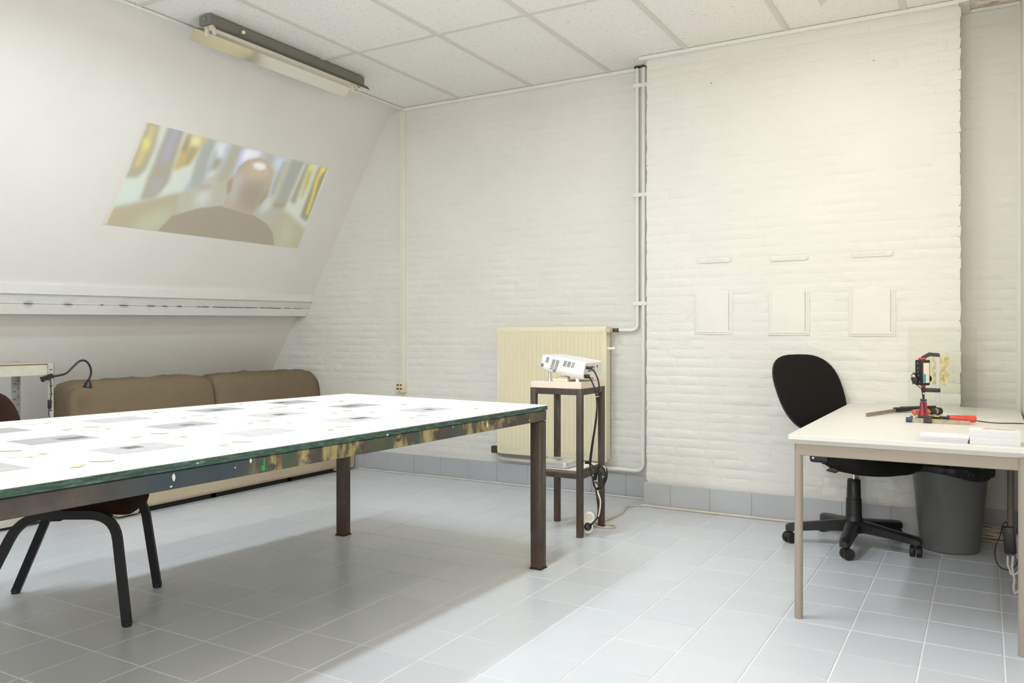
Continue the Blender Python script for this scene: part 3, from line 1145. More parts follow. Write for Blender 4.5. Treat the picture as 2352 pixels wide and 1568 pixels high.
# ================================================================== PROJECTED PICTURE
def projected_picture():
    TL, TRc, BR, BL = (505, 82), (2178, 487), (1900, 1205), (118, 1000)
    NX, NY = 360, 156
    s = np.linspace(0, 1, NX + 1)[None, :]
    t = np.linspace(0, 1, NY + 1)[:, None]          # 0 bottom .. 1 top
    A = lambda i: (BL[i] * (1 - s) * (1 - t) + BR[i] * s * (1 - t) + TL[i] * (1 - s) * t + TRc[i] * s * t)
    PX, PY_ = A(0), A(1)
    img = np.empty((NY + 1, NX + 1, 3))
    img[:] = (188, 190, 178)

    def blur(m, r):
        r = int(r)
        if r < 1:
            return m
        k = np.exp(-0.5 * (np.arange(-2 * r, 2 * r + 1) / r) ** 2)
        k /= k.sum()
        p = np.pad(m, ((2 * r, 2 * r), (2 * r, 2 * r)), mode='edge')
        p = np.apply_along_axis(lambda a: np.convolve(a, k, 'valid'), 0, p)
        return np.apply_along_axis(lambda a: np.convolve(a, k, 'valid'), 1, p)

    def poly(P, c, soft=3, alpha=1.0):
        inside = np.zeros(PX.shape, bool)
        n = len(P)
        for i in range(n):
            x1, y1 = P[i]
            x2, y2 = P[(i + 1) % n]
            cond = (y1 > PY_) != (y2 > PY_)
            with np.errstate(divide='ignore', invalid='ignore'):
                xi = (x2 - x1) * (PY_ - y1) / ((y2 - y1) if y2 != y1 else 1e-9) + x1
            inside ^= cond & (PX < xi)
        a = blur(inside.astype(float), soft)[..., None] * alpha
        img[:] = img * (1 - a) + np.array(c, float) * a

    # gallery corridor, out of focus
    poly([(505, 60), (1060, 200), (760, 700), (205, 860), (118, 1000)], (206, 217, 208), 3)
    poly([(205, 850), (755, 690), (720, 900), (540, 1060), (90, 1010)], (176, 168, 140), 4)
    poly([(430, 900), (700, 800), (640, 960), (540, 1050), (330, 1030)], (186, 188, 160), 8)
    poly([(515, 80), (610, 105), (565, 300), (480, 500), (410, 572), (315, 578), (430, 300)], (170, 164, 140), 3)
    poly([(545, 105), (585, 110), (520, 310), (430, 475), (390, 475), (480, 250)], (208, 190, 128), 3, 0.9)
    poly([(478, 230), (530, 220), (515, 310), (470, 320)], (222, 215, 120), 3)
    poly([(670, 120), (795, 150), (650, 600), (540, 745), (415, 775), (500, 540)], (166, 160, 146), 3)
    poly([(700, 130), (755, 140), (650, 420), (600, 420)], (166, 168, 190), 4)
    poly([(540, 560), (620, 560), (560, 700), (470, 740)], (168, 166, 166), 4)
    poly([(820, 165), (965, 195), (920, 300), (830, 440), (690, 500), (715, 420)], (192, 172, 116), 3)
    poly([(845, 180), (945, 195), (915, 275), (835, 290)], (228, 226, 178), 4)
    poly([(830, 170), (850, 175), (800, 330), (760, 330)], (150, 146, 120), 3)
    poly([(850, 280), (890, 290), (820, 430), (780, 440)], (160, 156, 128), 3)
    poly([(965, 195), (1062, 222), (975, 520), (885, 665), (815, 655), (880, 400)], (167, 172, 166), 3)
    poly([(955, 195), (985, 205), (975, 250), (945, 250)], (206, 186, 120), 3)
    poly([(820, 590), (850, 600), (740, 830), (690, 850)], (176, 180, 205), 4)
    poly([(1060, 222), (1195, 250), (1130, 420), (1010, 540), (950, 560), (1000, 380)], (208, 220, 222), 3)
    poly([(1090, 250), (1170, 255), (1120, 370), (1060, 370)], (222, 228, 242), 4)
    poly([(1045, 365), (1120, 395), (1070, 470), (990, 500)], (160, 156, 130), 4)
    poly([(1040, 310), (1060, 315), (980, 520), (955, 550)], (158, 160, 170), 3)
    poly([(1190, 255), (1305, 280), (1235, 430), (1150, 600), (1045, 600), (1110, 440)], (174, 174, 156), 4)
    poly([(1150, 260), (1190, 260), (1110, 430), (1090, 430)], (180, 184, 200), 4)
    poly([(1290, 275), (1490, 320), (1470, 380), (1330, 400), (1210, 540), (1240, 400)], (196, 206, 240), 4)
    poly([(1320, 290), (1455, 320), (1440, 370), (1345, 385), (1285, 420), (1290, 340)], (246, 249, 255), 4)
    poly([(890, 650), (1150, 595), (1110, 790), (700, 890), (760, 700)], (184, 183, 166), 4)
    poly([(890, 690), (1010, 660), (970, 790), (850, 810)], (208, 212, 210), 7)
    poly([(900, 625), (1010, 620), (1000, 640), (890, 660)], (180, 160, 160), 3)
    poly([(1490, 320), (1775, 390), (1690, 600), (1600, 770), (1540, 640), (1580, 500)], (190, 196, 190), 4)
    poly([(1600, 360), (1740, 390), (1660, 500), (1590, 480)], (210, 220, 236), 5)
    poly([(1500, 330), (1570, 345), (1580, 430), (1540, 400)], (172, 176, 182), 4)
    poly([(1680, 400), (1700, 400), (1590, 720), (1570, 700)], (150, 158, 190), 3)
    poly([(1705, 405), (1745, 410), (1620, 720), (1595, 715)], (188, 188, 146), 3)
    poly([(1410, 800), (1620, 770), (1740, 850), (1600, 980), (1400, 890)], (178, 180, 170), 4)
    poly([(1500, 740), (1590, 740), (1560, 850), (1440, 880)], (206, 210, 206), 6)
    poly([(1770, 392), (1905, 425), (1745, 800), (1610, 790)], (165, 168, 162), 3)
    poly([(1610, 785), (1735, 790), (1720, 825), (1600, 820)], (162, 150, 128), 3)
    poly([(1900, 420), (2180, 485), (1965, 1030), (1720, 855), (1790, 680)], (208, 218, 208), 3)
    poly([(1925, 425), (1955, 435), (1830, 800), (1775, 770)], (164, 160, 132), 3)
    poly([(1955, 440), (2000, 448), (1965, 610), (1900, 755), (1888, 720), (1930, 570)], (200, 184, 100), 3)
    poly([(1960, 440), (2010, 450), (1990, 500), (1955, 500)], (226, 228, 150), 3)
    poly([(2060, 465), (2165, 482), (1985, 965), (1895, 915)], (152, 150, 122), 3)
    poly([(2075, 478), (2150, 480), (2075, 570), (2045, 700), (1985, 895), (1958, 895), (2012, 700), (2025, 610)], (226, 208, 96), 2)
    poly([(2085, 478), (2150, 480), (2110, 520), (2090, 510)], (232, 226, 130), 3)
    poly([(1720, 855), (1965, 1020), (1900, 1215), (1620, 1175), (1560, 980)], (182, 178, 148), 4)
    poly([(1720, 930), (1840, 1000), (1790, 1190), (1660, 1170)], (190, 192, 168), 9)
    poly([(1720, 845), (1965, 1010), (1960, 1025), (1718, 862)], (208, 196, 168), 2)
    # the sitter seen from behind
    poly([(530, 1060), (660, 910), (880, 835), (1090, 806), (1260, 850), (1400, 888), (1555, 980), (1612, 1060), (1634, 1180), (530, 1075)], (158, 150, 131), 1)
    poly([(1205, 560), (1250, 455), (1330, 395), (1450, 372), (1540, 408), (1582, 500), (1572, 600), (1530, 690), (1445, 800), (1395, 890), (1300, 868), (1150, 815), (1105, 800), (1150, 715), (1195, 640)], (181, 170, 152), 1)
    poly([(1340, 400), (1460, 380), (1560, 440), (1565, 540), (1440, 570), (1320, 540)], (200, 182, 160), 7)
    poly([(1220, 540), (1290, 480), (1290, 600), (1240, 740), (1160, 790), (1180, 680)], (192, 187, 182), 6)
    poly([(1290, 600), (1500, 600), (1500, 690), (1420, 860), (1290, 840), (1250, 730)], (162, 152, 134), 8)
    poly([(1385, 425), (1440, 410), (1505, 432), (1512, 470), (1450, 485), (1395, 460)], (242, 241, 238), 2)
    poly([(1148, 590), (1205, 543), (1185, 670), (1140, 712)], (168, 148, 134), 1)
    poly([(1500, 690), (1548, 658), (1534, 725), (1462, 802), (1442, 792)], (166, 152, 132), 1)
    poly([(1110, 800), (1180, 800), (1170, 820), (1100, 812)], (200, 170, 155), 2)
    # bright rim of the projected field
    poly([(490, 75), (524, 84), (150, 1005), (100, 1000)], (214, 207, 198), 1, 0.85)
    poly([(2160, 482), (2190, 487), (1985, 1020), (1962, 1020)], (216, 226, 214), 1, 0.8)
    img[:] = img * 0.86 + np.array((200, 197, 186.0)) * 0.14
    img8 = img / 255.0
    lin = np.where(img8 <= 0.04045, img8 / 12.92, ((img8 + 0.055) / 1.055) ** 2.4)
    # corners on the sloped wall: (y, z) top and bottom
    y_tl, y_tr, z_t = 3.322, 5.000, 2.495
    y_bl, y_br, z_b = 3.262, 5.006, 1.866
    zz = z_b + (z_t - z_b) * t + 0 * s
    yy = (y_bl * (1 - s) + y_br * s) * (1 - t) + (y_tl * (1 - s) + y_tr * s) * t
    nrm = Vector((1, 0, -SL)).normalized()
    off = 0.0035
    V = []
    for d in (off, -0.002):
        V += [(slope_x(zz[j, i]) + nrm.x * d, yy[j, i], zz[j, i] + nrm.z * d) for j in range(NY + 1) for i in range(NX + 1)] if d == off else \
             [(slope_x(zz[j, i]) + nrm.x * d, yy[j, i], zz[j, i] + nrm.z * d) for j, i in ((0, 0), (0, NX), (NY, NX), (NY, 0))]
    idx = lambda j, i: j * (NX + 1) + i
    Fc = [(idx(j, i), idx(j, i + 1), idx(j + 1, i + 1), idx(j + 1, i)) for j in range(NY) for i in range(NX)]
    base = (NX + 1) * (NY + 1)
    Fc.append((base + 3, base + 2, base + 1, base))
    me = bpy.data.meshes.new('projected_picture')
    me.from_pydata(V, [], Fc)
    ca = me.color_attributes.new('picture', 'FLOAT_COLOR', 'POINT')
    flat = np.ones((len(V), 4), np.float32)
    flat[:base, :3] = lin.reshape(-1, 3)
    flat[base:, :3] = 0.5
    ca.data.foreach_set('color', flat.ravel())
    k = NT('projected_film_picture')
    at = k.n('ShaderNodeAttribute', attribute_name='picture')
    mul = k.n('ShaderNodeMix', data_type='RGBA', blend_type='MULTIPLY')
    mul.inputs[0].default_value = 1
    k.l(at.outputs['Color'], mul.inputs[6])
    mul.inputs[7].default_value = (PIC_BASE,) * 3 + (1,)
    k.l(mul.outputs[2], k.b.inputs['Base Color'])
    k.l(at.outputs['Color'], k.b.inputs['Emission Color'])
    k.b.inputs['Emission Strength'].default_value = PIC_EMIT
    k.b.inputs['Roughness'].default_value = 0.7
    k.b.inputs['Specular IOR Level'].default_value = 0.2
    me.materials.append(k.m)
    o = bpy.data.objects.new('projected_picture', me)
    col.objects.link(o)
    tag(o, 'projected picture of a bald man seen from behind, on the sloped wall', 'projection')


PIC_BASE, PIC_EMIT = 0.80, 0.32
projected_picture()

# ================================================================== PLASTER RELIEFS ON THE CHIMNEY
FR = [(-1.635, -1.388, 1.147, 1.425, '1ER ETAGE', 1.627, 'left'), (-1.168, -0.922, 1.142, 1.418, '2ME ETAGE', 1.620, 'middle'), (-0.702, -0.447, 1.137, 1.415, 'REZ-CHAUSSEE', 1.622, 'right')]
for (x0, x1, z0, z1, txt, zp, which) in FR:
    cxm = (x0 + x1) / 2
    near = {'left': 'beside the pipe corner', 'middle': 'between the other two', 'right': 'beside the alcove'}[which]
    g = thing('relief_frame', 'white painted raised picture frame on the chimney breast, %s' % near, 'wall frame', (cxm, YC, z0), 'painted-over frames on the chimney')
    W, Hh = x1 - x0, z1 - z0
    yo = YC - 0.004
    MB().box((x0 + 0.024, yo - 0.005, z0 + 0.024), (x1 - 0.028, YC + 0.004, z1 - 0.004), 0.002, 1).build('panel', 'relief', g)
    pr = [(0.0, -0.004), (0.0, 0.006), (0.004, 0.009), (0.011, 0.0075), (0.014, 0.012), (0.021, 0.012), (0.026, 0.007), (0.026, -0.004)]
    zt_ = z1 - 0.012
    MB().quadloft([[(x0 + o_, YC - h_, z0 + o_) for o_, h_ in pr], [(x0 + o_, YC - h_, zt_) for o_, h_ in pr]]).build('side_moulding', 'relief', g)
    MB().quadloft([[(x1 - o_, YC - h_, z0 + o_) for o_, h_ in pr], [(x1 - o_, YC - h_, zt_) for o_, h_ in pr]]).build('side_moulding', 'relief', g)
    MB().quadloft([[(x0 + o_, YC - h_, z0 + o_) for o_, h_ in pr], [(x1 - o_, YC - h_, z0 + o_) for o_, h_ in pr]]).build('bottom_moulding', 'relief', g)
    crest = [(x0 + 0.028, z1 - 0.012), (x1 - 0.028, z1 - 0.012), (x1 - 0.03, z1 + 0.0), (cxm + 0.035, z1 + 0.004), (cxm + 0.022, z1 + 0.02), (cxm, z1 + 0.026), (cxm - 0.022, z1 + 0.02), (cxm - 0.035, z1 + 0.004), (x0 + 0.03, z1 + 0.0)]
    MB().prism([(x, z) for x, z in crest], 0, 0.009, Matrix(((1, 0, 0, 0), (0, 0, -1, YC + 0.003), (0, 1, 0, 0), (0, 0, 0, 1))), 0.002, 1).build('crest', 'relief', g)
    # name plaque above
    g = thing('name_plaque', 'white painted raised plaque reading %s above the frame' % txt, 'plaque', (cxm, YC, zp - 0.018), 'painted-over plaques on the chimney')
    w2, h2 = 0.228, 0.036
    Mp = Matrix(((1, 0, 0, cxm), (0, 0, -1, YC + 0.003), (0, 1, 0, zp), (0, 0, 0, 1)))
    out = rrect(w2, h2, 0.0165, 4)
    MB().prism(out, 0, 0.0105, Mp, 0.002, 2).build('plate', 'relief', g)
    rim = MB()
    rim.sweep([Mp @ Vector((x * 0.985, y * 0.95, 0.0108)) for x, y in out], [(0.0018, 0), (0, 0.0018), (-0.0018, 0), (0, -0.0018)], closed=True)
    rim.build('rim', 'relief', g)
    cu = bpy.data.curves.new('lettering', 'FONT')
    cu.body = txt
    cu.size = 0.026 if len(txt) < 11 else 0.0225
    cu.align_x, cu.align_y = 'CENTER', 'CENTER'
    cu.extrude = 0.0014
    cu.bevel_depth = 0.0003
    to = bpy.data.objects.new('lettering_tmp', cu)
    col.objects.link(to)
    dg = bpy.context.evaluated_depsgraph_get()
    me = bpy.data.meshes.new_from_object(to.evaluated_get(dg))
    bpy.data.objects.remove(to)
    me.transform(Mp @ Matrix.Translation((0, -0.001, 0.0108)))
    me.transform(Matrix.Translation(-Vector(g.location)))
    me.materials.clear()
    me.materials.append(M['relief'])
    lo_ = bpy.data.objects.new('lettering', me)
    lo_.parent = g
    col.objects.link(lo_)
    for s in (-1, 1):
        c = Mp @ Vector((s * (w2 / 2 - 0.014), 0, 0.0105))
        MB().lathe([(0.0055, -0.001), (0.0045, 0.002), (0.001, 0.003)], 10, TR(c, 0, rad(90))).build('rivet', 'relief', g)
for i, (u, v, where) in enumerate(((1635, 191, 'high up on the pipe side of the chimney breast'), (2007, 139, 'high up on the alcove side of the chimney breast'))):
    p = at_y(u, v, YC)
    o = MB().cyl((p.x, YC + 0.004, p.z), (p.x, YC - 0.018, p.z - 0.004), 0.0022, 6).build('nail', 'darkcast')
    tag(o, 'small nail %s' % where, 'nail')

# ================================================================== LONG WORK TABLE
TZ = 0.80
g = thing('work_table', 'long steel-framed work table with white top and paint-smeared rails', 'table', (-2.55, 2.1, 0))
FRc, BRc, BLc, FLc = (-1.870, 3.582), (-3.252, 3.690), (-3.475, 0.85), (-1.937, 0.85)
MB().prism([FLc, FRc, BRc, BLc], TZ - 0.003, TZ).build('top_surface', 'tabletop', g, smooth=False)
b = MB()
b.prism([FLc, FRc, BRc, BLc], TZ - 0.023, TZ - 0.003)
b.build('top_board', 'greenedge', g, smooth=False)
# steel frame
lw = 0.058
fx, bx_ = -1.873 - lw, -3.215
fxl = -1.9395 - lw          # the frame runs slightly askew, like the top
ye = 3.575
rail = MB().prism([(fxl, 0.9), (fxl + lw + 0.0012, 0.9), (fx + lw, ye), (fx, ye)], TZ - 0.075, TZ - 0.025, None, 0.003, 1).build('rail', 'paintrail', g)
rail['label'] = 'front rail smeared with ochre, green and blue paint'
MB().box((bx_, 0.9, TZ - 0.075), (bx_ + lw, ye + 0.03, TZ - 0.025), 0.003, 1).build('rail', 'steel', g)
MB().box((bx_ + lw, ye - lw, TZ - 0.075), (fx - 0.006, ye, TZ - 0.025), 0.003, 1).build('rail', 'steel', g)
MB().box((bx_ + lw, 0.9, TZ - 0.075), (fx - 0.006, 0.9 + lw, TZ - 0.025), 0.003, 1).build('rail', 'steel', g)
for (lx, ly) in ((fx, ye - lw), (bx_, ye - lw + 0.03), (fxl, 0.9), (bx_, 0.9)):
    leg = MB().box((lx, ly, 0.004), (lx + lw, ly + lw, TZ - 0.077), 0.004, 2).build('leg', 'steel', g)
    MB().box((lx - 0.004, ly - 0.004, 0.0), (lx + lw + 0.004, ly + lw + 0.004, 0.006), 0.001, 1).build('foot_plate', 'blackmatte', leg)
xf = fx + lw
drips = []
for (u, v, sw, sh, mm) in ((1119, 975, 0.012, 0.026, 'drip'), (398, 1096, 0.010, 0.022, 'drip'), (392, 1117, 0.008, 0.006, 'drip'), (1216, 965, 0.004, 0.012, 'drip'),
                           (575, 1058, 0.010, 0.014, 'drip'), (604, 1075, 0.018, 0.018, 'greendrip'), (606, 1062, 0.006, 0.03, 'greendrip'), (868, 1000, 0.004, 0.012, 'drip'),
                           (358, 1078, 0.010, 0.012, 'drip'), (1040, 980, 0.005, 0.01, 'drip')):
    p = at_x(u, v, xf)
    p = at_x(u, v, xf - (3.575 - p.y) * 0.0248)
    r = random.Random(u)
    outl = [(math.cos(2 * math.pi * i / 9) * sw / 2 * r.uniform(0.7, 1.2), math.sin(2 * math.pi * i / 9) * sh / 2 * r.uniform(0.7, 1.2)) for i in range(9)]
    Mx = Matrix(((0, 0, 1, xf - (3.575 - p.y) * 0.0248 - 0.0006), (1, 0, 0, p.y), (0, 1, 0, p.z), (0, 0, 0, 1)))
    MB().prism(outl, 0, 0.0022, Mx, 0.0006, 1).build('paint_drip', mm, g)

# printed sheets taped to the table
rows = [(-3.062, 'along the sofa edge'), (-2.662, 'in the middle row'), (-2.235, 'along the painted rail edge')]
colsY = [3.055, 2.567, 2.075, 1.590, 1.105]
ordn = ['nearest the radiator end', 'second from the radiator end', 'third from the radiator end', 'fourth from the radiator end', 'fifth from the radiator end']
rr = random.Random(3)
for ci, yc in enumerate(colsY):
    for ri, (xc, rl) in enumerate(rows):
        if ci == 4 and ri == 0:
            continue
        a = rr.uniform(-0.03, 0.015) - 0.03
        jx, jy = rr.uniform(-0.012, 0.012), rr.uniform(-0.012, 0.012)
        c = Vector((xc + jx * 0.6, yc + jy, TZ))
        Mx = TR(c, a)
        g2 = thing('printed_sheet', 'sheet with a grey photograph %s, %s' % (rl, ordn[ci]), 'print', c, 'photo prints taped on the long table')
        sw, sl = 0.297, 0.42

        lift = lambda s, t: 0.0010 + 0.0022 * math.sin(s * 3.14159) * math.sin(t * 3.14159)
        fn = lambda s, t: Vector(((s - 0.5) * sw, (t - 0.5) * sl, lift(s, t)))
        MB(Mx).grid(fn, 6, 14, 0.0006).build('sheet', 'paper', g2)
        iw, il = 0.166, 0.226
        fn2 = lambda s, t: Vector(((s - 0.5) * iw, (t - 0.5) * il, lift(0.5 + (s - 0.5) * iw / sw, 0.5 + (t - 0.5) * il / sl) + 0.0005))
        pic = MB(Mx).grid(fn2, 6, 12).build('photograph', 'print_b' if (ri == 2 or rr.random() < 0.25) else 'print_a', g2)
        if rr.random() < 0.75:
            ox, oy, ww, hh = rr.uniform(-0.03, 0.03), rr.uniform(-0.05, 0.05), rr.uniform(0.03, 0.06), rr.uniform(0.05, 0.09)
            fn3 = lambda s, t: Vector((ox + (s - 0.5) * ww, oy + (t - 0.5) * hh, lift(0.5 + (ox + (s - 0.5) * ww) / sw, 0.5 + (oy + (t - 0.5) * hh) / sl) + 0.0009))
            MB(Mx).grid(fn3, 3, 4).build('dark_area', 'print_dark', pic)
        for (s, t) in ((0, 0), (1, 0), (0, 1), (1, 1)):
            px_, py_ = (s - 0.5) * sw, (t - 0.5) * sl
            d1, d2 = (1 if s == 0 else -1), (1 if t == 0 else -1)
            zt = 0.0014
            tp = MB(Mx)
            q = [(px_ - d1 * 0.012, py_ + d2 * 0.040, zt), (px_ + d1 * 0.036, py_ - d2 * 0.010, zt), (px_ + d1 * 0.012, py_ - d2 * 0.018, 0.0014), (px_ - d1 * 0.022, py_ + d2 * 0.018, 0.0014)]
            tp.quadloft([q, [(x, y, z + 0.0004) for x, y, z in q]])
            tp.build('corner_tape', 'tape', g2, smooth=False)

# ================================================================== BROWN CHAIR AT THE TABLE
cC, cD, cB = Vector((-2.926, 2.03, 0)), Vector((-3.257, 2.412, 0)), Vector((-3.727, 2.04, 0))
cA = cC + (cB - cD)
ctr = (cA + cB + cC + cD) / 4
fd = ((cC + cD) / 2 - (cA + cB) / 2).normalized()
sd = Vector((-fd.y, fd.x, 0))
g = thing('brown_chair', 'brown upholstered chair with black bent-tube legs pushed under the long table', 'chair', ctr)
zs_ = 0.435
sq = [(-0.017, -0.012), (0.017, -0.012), (0.017, 0.012), (-0.017, 0.012)]
for (ft, rt_) in ((cC, cA), (cD, cB)):
    inn = (ctr - (ft + rt_) / 2)
    inn = (sd * inn.dot(sd)) * 0.22
    t1 = ft - fd * 0.10 + inn + Vector((0, 0, zs_))
    t2 = rt_ + fd * 0.19 + inn + Vector((0, 0, zs_))
    path = [ft + Vector((0, 0, 0.006))]
    up_f = (t1 - ft)
    path += bend(ft + Vector((0, 0, 0.006)), ft + Vector(((t1 - ft).x * 0.55, (t1 - ft).y * 0.55, zs_)), t2, 0.10, 7)[1:-1]
    path += bend(t1, Vector((t2.x, t2.y, zs_)), rt_ + Vector((0, 0, 0.006)), 0.10, 7)[1:]
    MB().sweep(path, sq, up=sd).build('leg_frame', 'blackmetal', g)
    for f_ in (ft, rt_):
        MB().cyl((f_.x, f_.y, 0), (f_.x, f_.y, 0.02), 0.017, 10).build('foot_cap', 'blackmatte', g)
Ms = Matrix(((fd.x, sd.x, 0, ctr.x), (fd.y, sd.y, 0, ctr.y), (0, 0, 1, 0), (0, 0, 0, 1)))
for s in (-1, 1):
    MB(Ms).cbox((0.02, s * 0.165, zs_ + 0.005), (0.055, 0.05, 0.07), 0.012, 3).build('seat_mount', 'black', g)
MB(Ms).cbox((0.02, 0, zs_ + 0.012), (0.045, 0.36, 0.022), 0.004, 2).build('cross_bar', 'blackmetal', g)
Ms2 = Matrix.Translation(sd * 0.04) @ Ms
seat_out = rrect(0.45, 0.46, 0.13, 7)
lo_ = []
for sc_, z in ((0.55, -0.040), (0.85, -0.048), (0.96, -0.040), (1.0, -0.005), (0.96, 0.045), (0.85, 0.056), (0.5, 0.062), (0.05, 0.062)):
    lo_.append([(x * sc_ + 0.055, y * sc_, zs_ + 0.055 + z - 0.05 * max(0, x * sc_ / 0.225) ** 2) for x, y in seat_out])
MB(Ms2).quadloft(lo_).build('seat', 'brownfab', g, angle=80)
bk = rrect(0.38, 0.36, 0.15, 7)
lo_ = []
for sc_, d in ((0.4, -0.034), (0.85, -0.030), (0.97, -0.018), (1.0, 0.0), (0.97, 0.018), (0.85, 0.028), (0.4, 0.030), (0.05, 0.030)):
    lo_.append([(-0.268 + d - 0.17 * ((y + 0.18) / 0.36) * 0.35 + 0.010 * (x / 0.19) ** 2, x * sc_, 0.725 + y * sc_) for x, y in bk])
MB(Ms2).quadloft(lo_).build('backrest', 'brownfab', g, angle=80)
for s in (-1, 1):
    MB(Ms2).sweep(spline([(-0.02, s * 0.10, zs_ + 0.01), (-0.22, s * 0.10, zs_ + 0.012), (-0.30, s * 0.10, zs_ + 0.06), (-0.318, s * 0.10, 0.72)], 5), [(-0.012, -0.006), (0.012, -0.006), (0.012, 0.006), (-0.012, 0.006)]).build('back_support', 'blackmetal', g)

# ================================================================== SOFA
g = thing('sofa', 'low beige fabric sofa with two back cushions under the sloped wall', 'sofa', (-5.0, 4.28, 0))
SY0, SY1 = 3.16, 5.385
b = MB()
MB().box((-5.42, SY0 + 0.02, 0.035), (-4.655, SY1 - 0.02, 0.29), 0.03, 3).build('base', 'sofa_base', g)
MB().box((-4.72, SY0 + 0.01, 0.012), (-4.655, SY0 + 0.16, 0.12), 0.012, 2).build('base_corner', 'sofa_base', g)
MB().box((-4.72, SY1 - 0.24, 0.012), (-4.66, SY1 - 0.01, 0.12), 0.012, 2).build('base_corner', 'sofa_base', g)
MB().box((-5.40, SY0 + 0.05, 0.0), (-4.70, SY1 - 0.05, 0.036)).build('gap_shade_block', 'blackgap', g, smooth=False)  # black block put in as the shade of the gap below the base
for y in (SY0 + 0.75, SY1 - 0.75):
    MB().box((-4.74, y, 0.0), (-4.70, y + 0.04, 0.06)).build('foot', 'blackmatte', g)


def cushion(y0, y1, x0, x1, z0, z1, lean=0.0, seed=0, puff=0.03, nu=26, nv=14):
    r = random.Random(seed)
    ph = [r.uniform(0, 6.28) for _ in range(8)]

    def wr(a, b_):
        return 1.5 * (0.006 * math.sin(9 * a + ph[0] + 3 * b_) + 0.005 * math.sin(17 * a - 11 * b_ + ph[1]) + 0.004 * math.sin(29 * a + 7 * b_ + ph[2]) + 0.004 * math.sin(23 * b_ + ph[3] + 4 * a))
    loops = []
    n = 28
    for i in range(nu + 1):
        s = i / nu
        e = 1 - abs(2 * s - 1) ** 8
        y = y0 + (y1 - y0) * s
        sc_ = 0.80 + 0.20 * e ** 0.5
        lp = []
        for k in range(n):
            a = 2 * math.pi * k / n
            ca, sa = math.cos(a), math.sin(a)
            pw = 0.42
            qx = math.copysign(abs(ca) ** pw, ca)
            qz = math.copysign(abs(sa) ** pw, sa)
            hx, hz = (x1 - x0) / 2, (z1 - z0) / 2
            d = 1 + wr(s * 2, a) * 1.6 + puff * e
            xx = (x0 + x1) / 2 + hx * qx * sc_ * d
            zz = (z0 + z1) / 2 + hz * qz * sc_ * d
            xx -= lean * (zz - z0)
            yy = y + 0.012 * math.sin(3 * a + ph[4]) * (1 - e)
            lp.append((xx, yy, zz))
        loops.append(lp)
    return MB().quadloft(loops)


ymid = 4.283
cushion(SY0 + 0.02, ymid, -5.05, -4.66, 0.27, 0.46, 0, 1).build('seat_cushion', 'sofa', g, angle=80)
cushion(ymid, SY1 - 0.02, -5.05, -4.66, 0.27, 0.46, 0, 2).build('seat_cushion', 'sofa', g, angle=80)
cushion(SY0 - 0.02, ymid + 0.005, -5.27, -5.0, 0.30, 0.835, 0.18, 3).build('back_cushion', 'sofa', g, angle=80)
cushion(ymid - 0.005, SY1 + 0.01, -5.27, -5.0, 0.30, 0.835, 0.18, 4).build('back_cushion', 'sofa', g, angle=80)

# ================================================================== SLOTTED SHELF UNIT
g = thing('shelf_unit', 'slotted metal shelf unit with a pale beam beside the sofa', 'shelf', (-5.15, 2.3, 0))
SX0, SX1, SHY, SHZ = -5.35, -4.95, 2.94, 0.975
for (px_, sgn) in ((SX1, -1), (SX0, 1)):
    for yy, ys in ((SHY, -1), (1.74, 1)):
        if ys == 1 and sgn == 1:
            pass
        p = MB()
        p.box((min(px_, px_ + sgn * 0.002), min(yy, yy + ys * 0.038), 0), (max(px_, px_ + sgn * 0.002), max(yy, yy + ys * 0.038), SHZ))
        p.box((min(px_, px_ + sgn * 0.038), min(yy, yy + ys * 0.002), 0), (max(px_, px_ + sgn * 0.038), max(yy, yy + ys * 0.002), SHZ))
        post = p.build('post', 'galv' if sgn == 1 else 'postgrey', g, smooth=False)
        hs = MB()
        for kz in range(int(SHZ / 0.05)):
            z = 0.03 + kz * 0.05
            hs.box((px_ - 0.0025, yy + ys * 0.012, z), (px_ + 0.0025, yy + ys * 0.026, z + 0.006))
            hs.box((px_ + sgn * 0.012, yy - 0.0025, z + 0.02), (px_ + sgn * 0.026, yy + 0.0025, z + 0.026))
        hs.build('slot_row', 'hole', post, smooth=False)['kind'] = 'stuff'
for z in (SHZ - 0.075, 0.02):
    for px_ in (SX1 - 0.004, SX0 + 0.002):
        MB().box((px_, 1.78, z), (px_ + 0.003, SHY - 0.040, z + 0.062), 0.0008, 1).build('beam', 'shelfpaint', g)
    MB().box((SX0 + 0.04, SHY - 0.006, z), (SX1 - 0.04, SHY - 0.003, z + 0.062), 0.0008, 1).build('beam', 'shelfpaint', g)
    MB().box((SX0 + 0.004, 1.745, z + 0.062), (SX1 - 0.004, SHY - 0.004, z + 0.070)).build('shelf_board', 'hardboard', g, smooth=False)
    MB().box((SX0 + 0.004, 1.745, z + 0.0702), (SX1 - 0.004, SHY - 0.004, z + 0.072)).build('shelf_liner', 'shelfpaint', g, smooth=False)

# clip lamp on the shelf post
LX = SX1 + 0.004
g = thing('clip_lamp', 'black gooseneck clip lamp clamped to the shelf post', 'lamp', (LX, SHY, 0.88))
pp = [at_x(u, v, LX + 0.01) for u, v in ((118, 865), (150, 858), (168, 842), (183, 829), (197, 829), (207, 842), (209, 858), (204, 872))]
MB().tube(pp, 0.0065, 8, smooth=6).build('gooseneck', 'black', g)
a, b_ = at_x(204, 872, LX + 0.01), at_x(201, 888, LX + 0.01)
d = (b_ - a).normalized()
head = MB().sweep([a - d * 0.005, a + d * 0.012, a + d * 0.018, a + d * 0.05, a + d * 0.052], [(math.cos(t * math.pi / 8), math.sin(t * math.pi / 8)) for t in range(16)], scales=[0.009, 0.011, 0.020, 0.028, 0.024])
head.build('lamp_head', 'black', g)
pa, pb = at_x(120, 862, LX + 0.006), at_x(99, 870, LX + 0.006)
